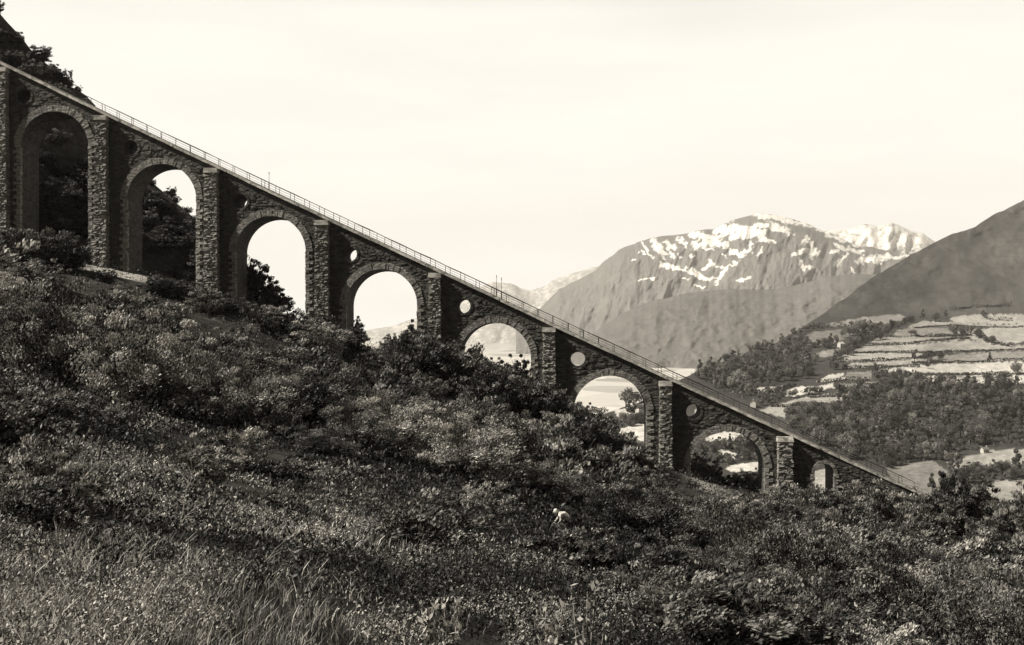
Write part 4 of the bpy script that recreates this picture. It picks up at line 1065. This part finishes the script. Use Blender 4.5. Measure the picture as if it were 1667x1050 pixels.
E = [(0, 1), (1, 2), (2, 3), (3, 4), (4, 5), (5, 6), (6, 7), (3, 8), (8, 9), (9, 10), (10, 11), (3, 12), (12, 13), (13, 14), (14, 15), (0, 16), (16, 17), (17, 18), (18, 19), (0, 20), (20, 21), (21, 22), (22, 23)]
def fingers(hand, d, side):
    h = Vector(hand); d = Vector(d).normalized(); s = d.cross(Vector((0, 0, 1))).normalized() * side
    for k, L in enumerate((.07, .08, .075, .06)):
        b = len(J); o = h + s * (k - 1.5) * .018 + d * .03
        J.extend([(tuple(o), .009), (tuple(o + d * L * .5 + Vector((0, 0, -.01))), .008), (tuple(o + d * L + Vector((0, 0, -.035))), .007)])
        E.extend([(11 if side > 0 else 15, b), (b, b + 1), (b + 1, b + 2)])
    b = len(J); o = h + s * .035
    J.extend([(tuple(o), .010), (tuple(o + d * .04 + s * .015), .009)]); E.extend([(11 if side > 0 else 15, b), (b, b + 1)])
fingers(J[11][0], (-.7, -.2, -.5), 1); fingers(J[15][0], (-.7, 0, -.5), -1)
body = link('body', skin_mesh('body', J, E, 2), per, M_skin)
sh = [(J[0][0], .15), (J[1][0], .15), (J[2][0], .16), ((-.24, -.08, .835), .145), ((-.24, .10, .80), .085), ((-.30, .125, .68), .07), ((-.26, -.26, .80), .085), ((-.245, -.33, .66), .07)]
link('shirt', skin_mesh('shirt', sh, [(0, 1), (1, 2), (2, 3), (3, 4), (4, 5), (3, 6), (6, 7)]), per, M_shirt)
tr_ = [((.14, 0, .50), .155), ((.11, .11, .475), .12), (J[17][0], .095), (J[18][0], .065), ((.11, -.12, .475), .12), (J[21][0], .095), (J[22][0], .065)]
link('trousers', skin_mesh('trousers', tr_, [(0, 1), (1, 2), (2, 3), (0, 4), (4, 5), (5, 6)]), per, M_trs)
hr = [((-.37, -.10, .945), .085), ((-.44, -.14, .965), .085), ((-.50, -.17, .945), .06)]
link('hair', skin_mesh('hair', hr, [(0, 1), (1, 2)]), per, M_hair)
fdir = Vector((-.62, -.68, -.38)).normalized(); fside = fdir.cross(Vector((0, 0, 1))).normalized(); hc = Vector((-.47, -.165, .90)); fup = fside.cross(fdir)
for sg in (-1, 1):
    q = MB(); c = hc + fdir * .093 + fside * sg * .036 + fup * .012; q.tube([c - fside * .012, c + fside * .012], .011, 6); q.build('eye', M_trs, per)
q = MB(); c = hc + fdir * .10; q.tube([c + fup * .012, c - fup * .03 + fdir * .022], [.008, .014], 6); q.build('nose', M_skin, per)
q = MB(); c = hc + fdir * .085 - fup * .055; q.tube([c - fside * .025, c + fside * .025], .007, 6); q.build('mouth', M_trs, per)

# ------------------------------------------------------------------ the air
hz = Mat('haze'); hz.t.nodes.remove(hz.b)
pv = hz.n('ShaderNodeVolumePrincipled'); pv.inputs['Color'].default_value = (1.0, .96, .90, 1); pv.inputs['Density'].default_value = 5.0e-5; pv.inputs['Anisotropy'].default_value = 0.0
hz.l(pv.outputs[0], hz.t.nodes['Material Output'].inputs['Volume'])
q = MB(); q.box(-16200, 16200, -2300, 16600, -150, 1800)
tag(q.build('haze', hz.m), 'thin pale summer haze filling the valley', 'haze', kind='stuff')
import collections
print(collections.Counter(o.get('category') for o in bpy.data.objects if not o.parent))
print('bushes', NB, 'far trees', nft)
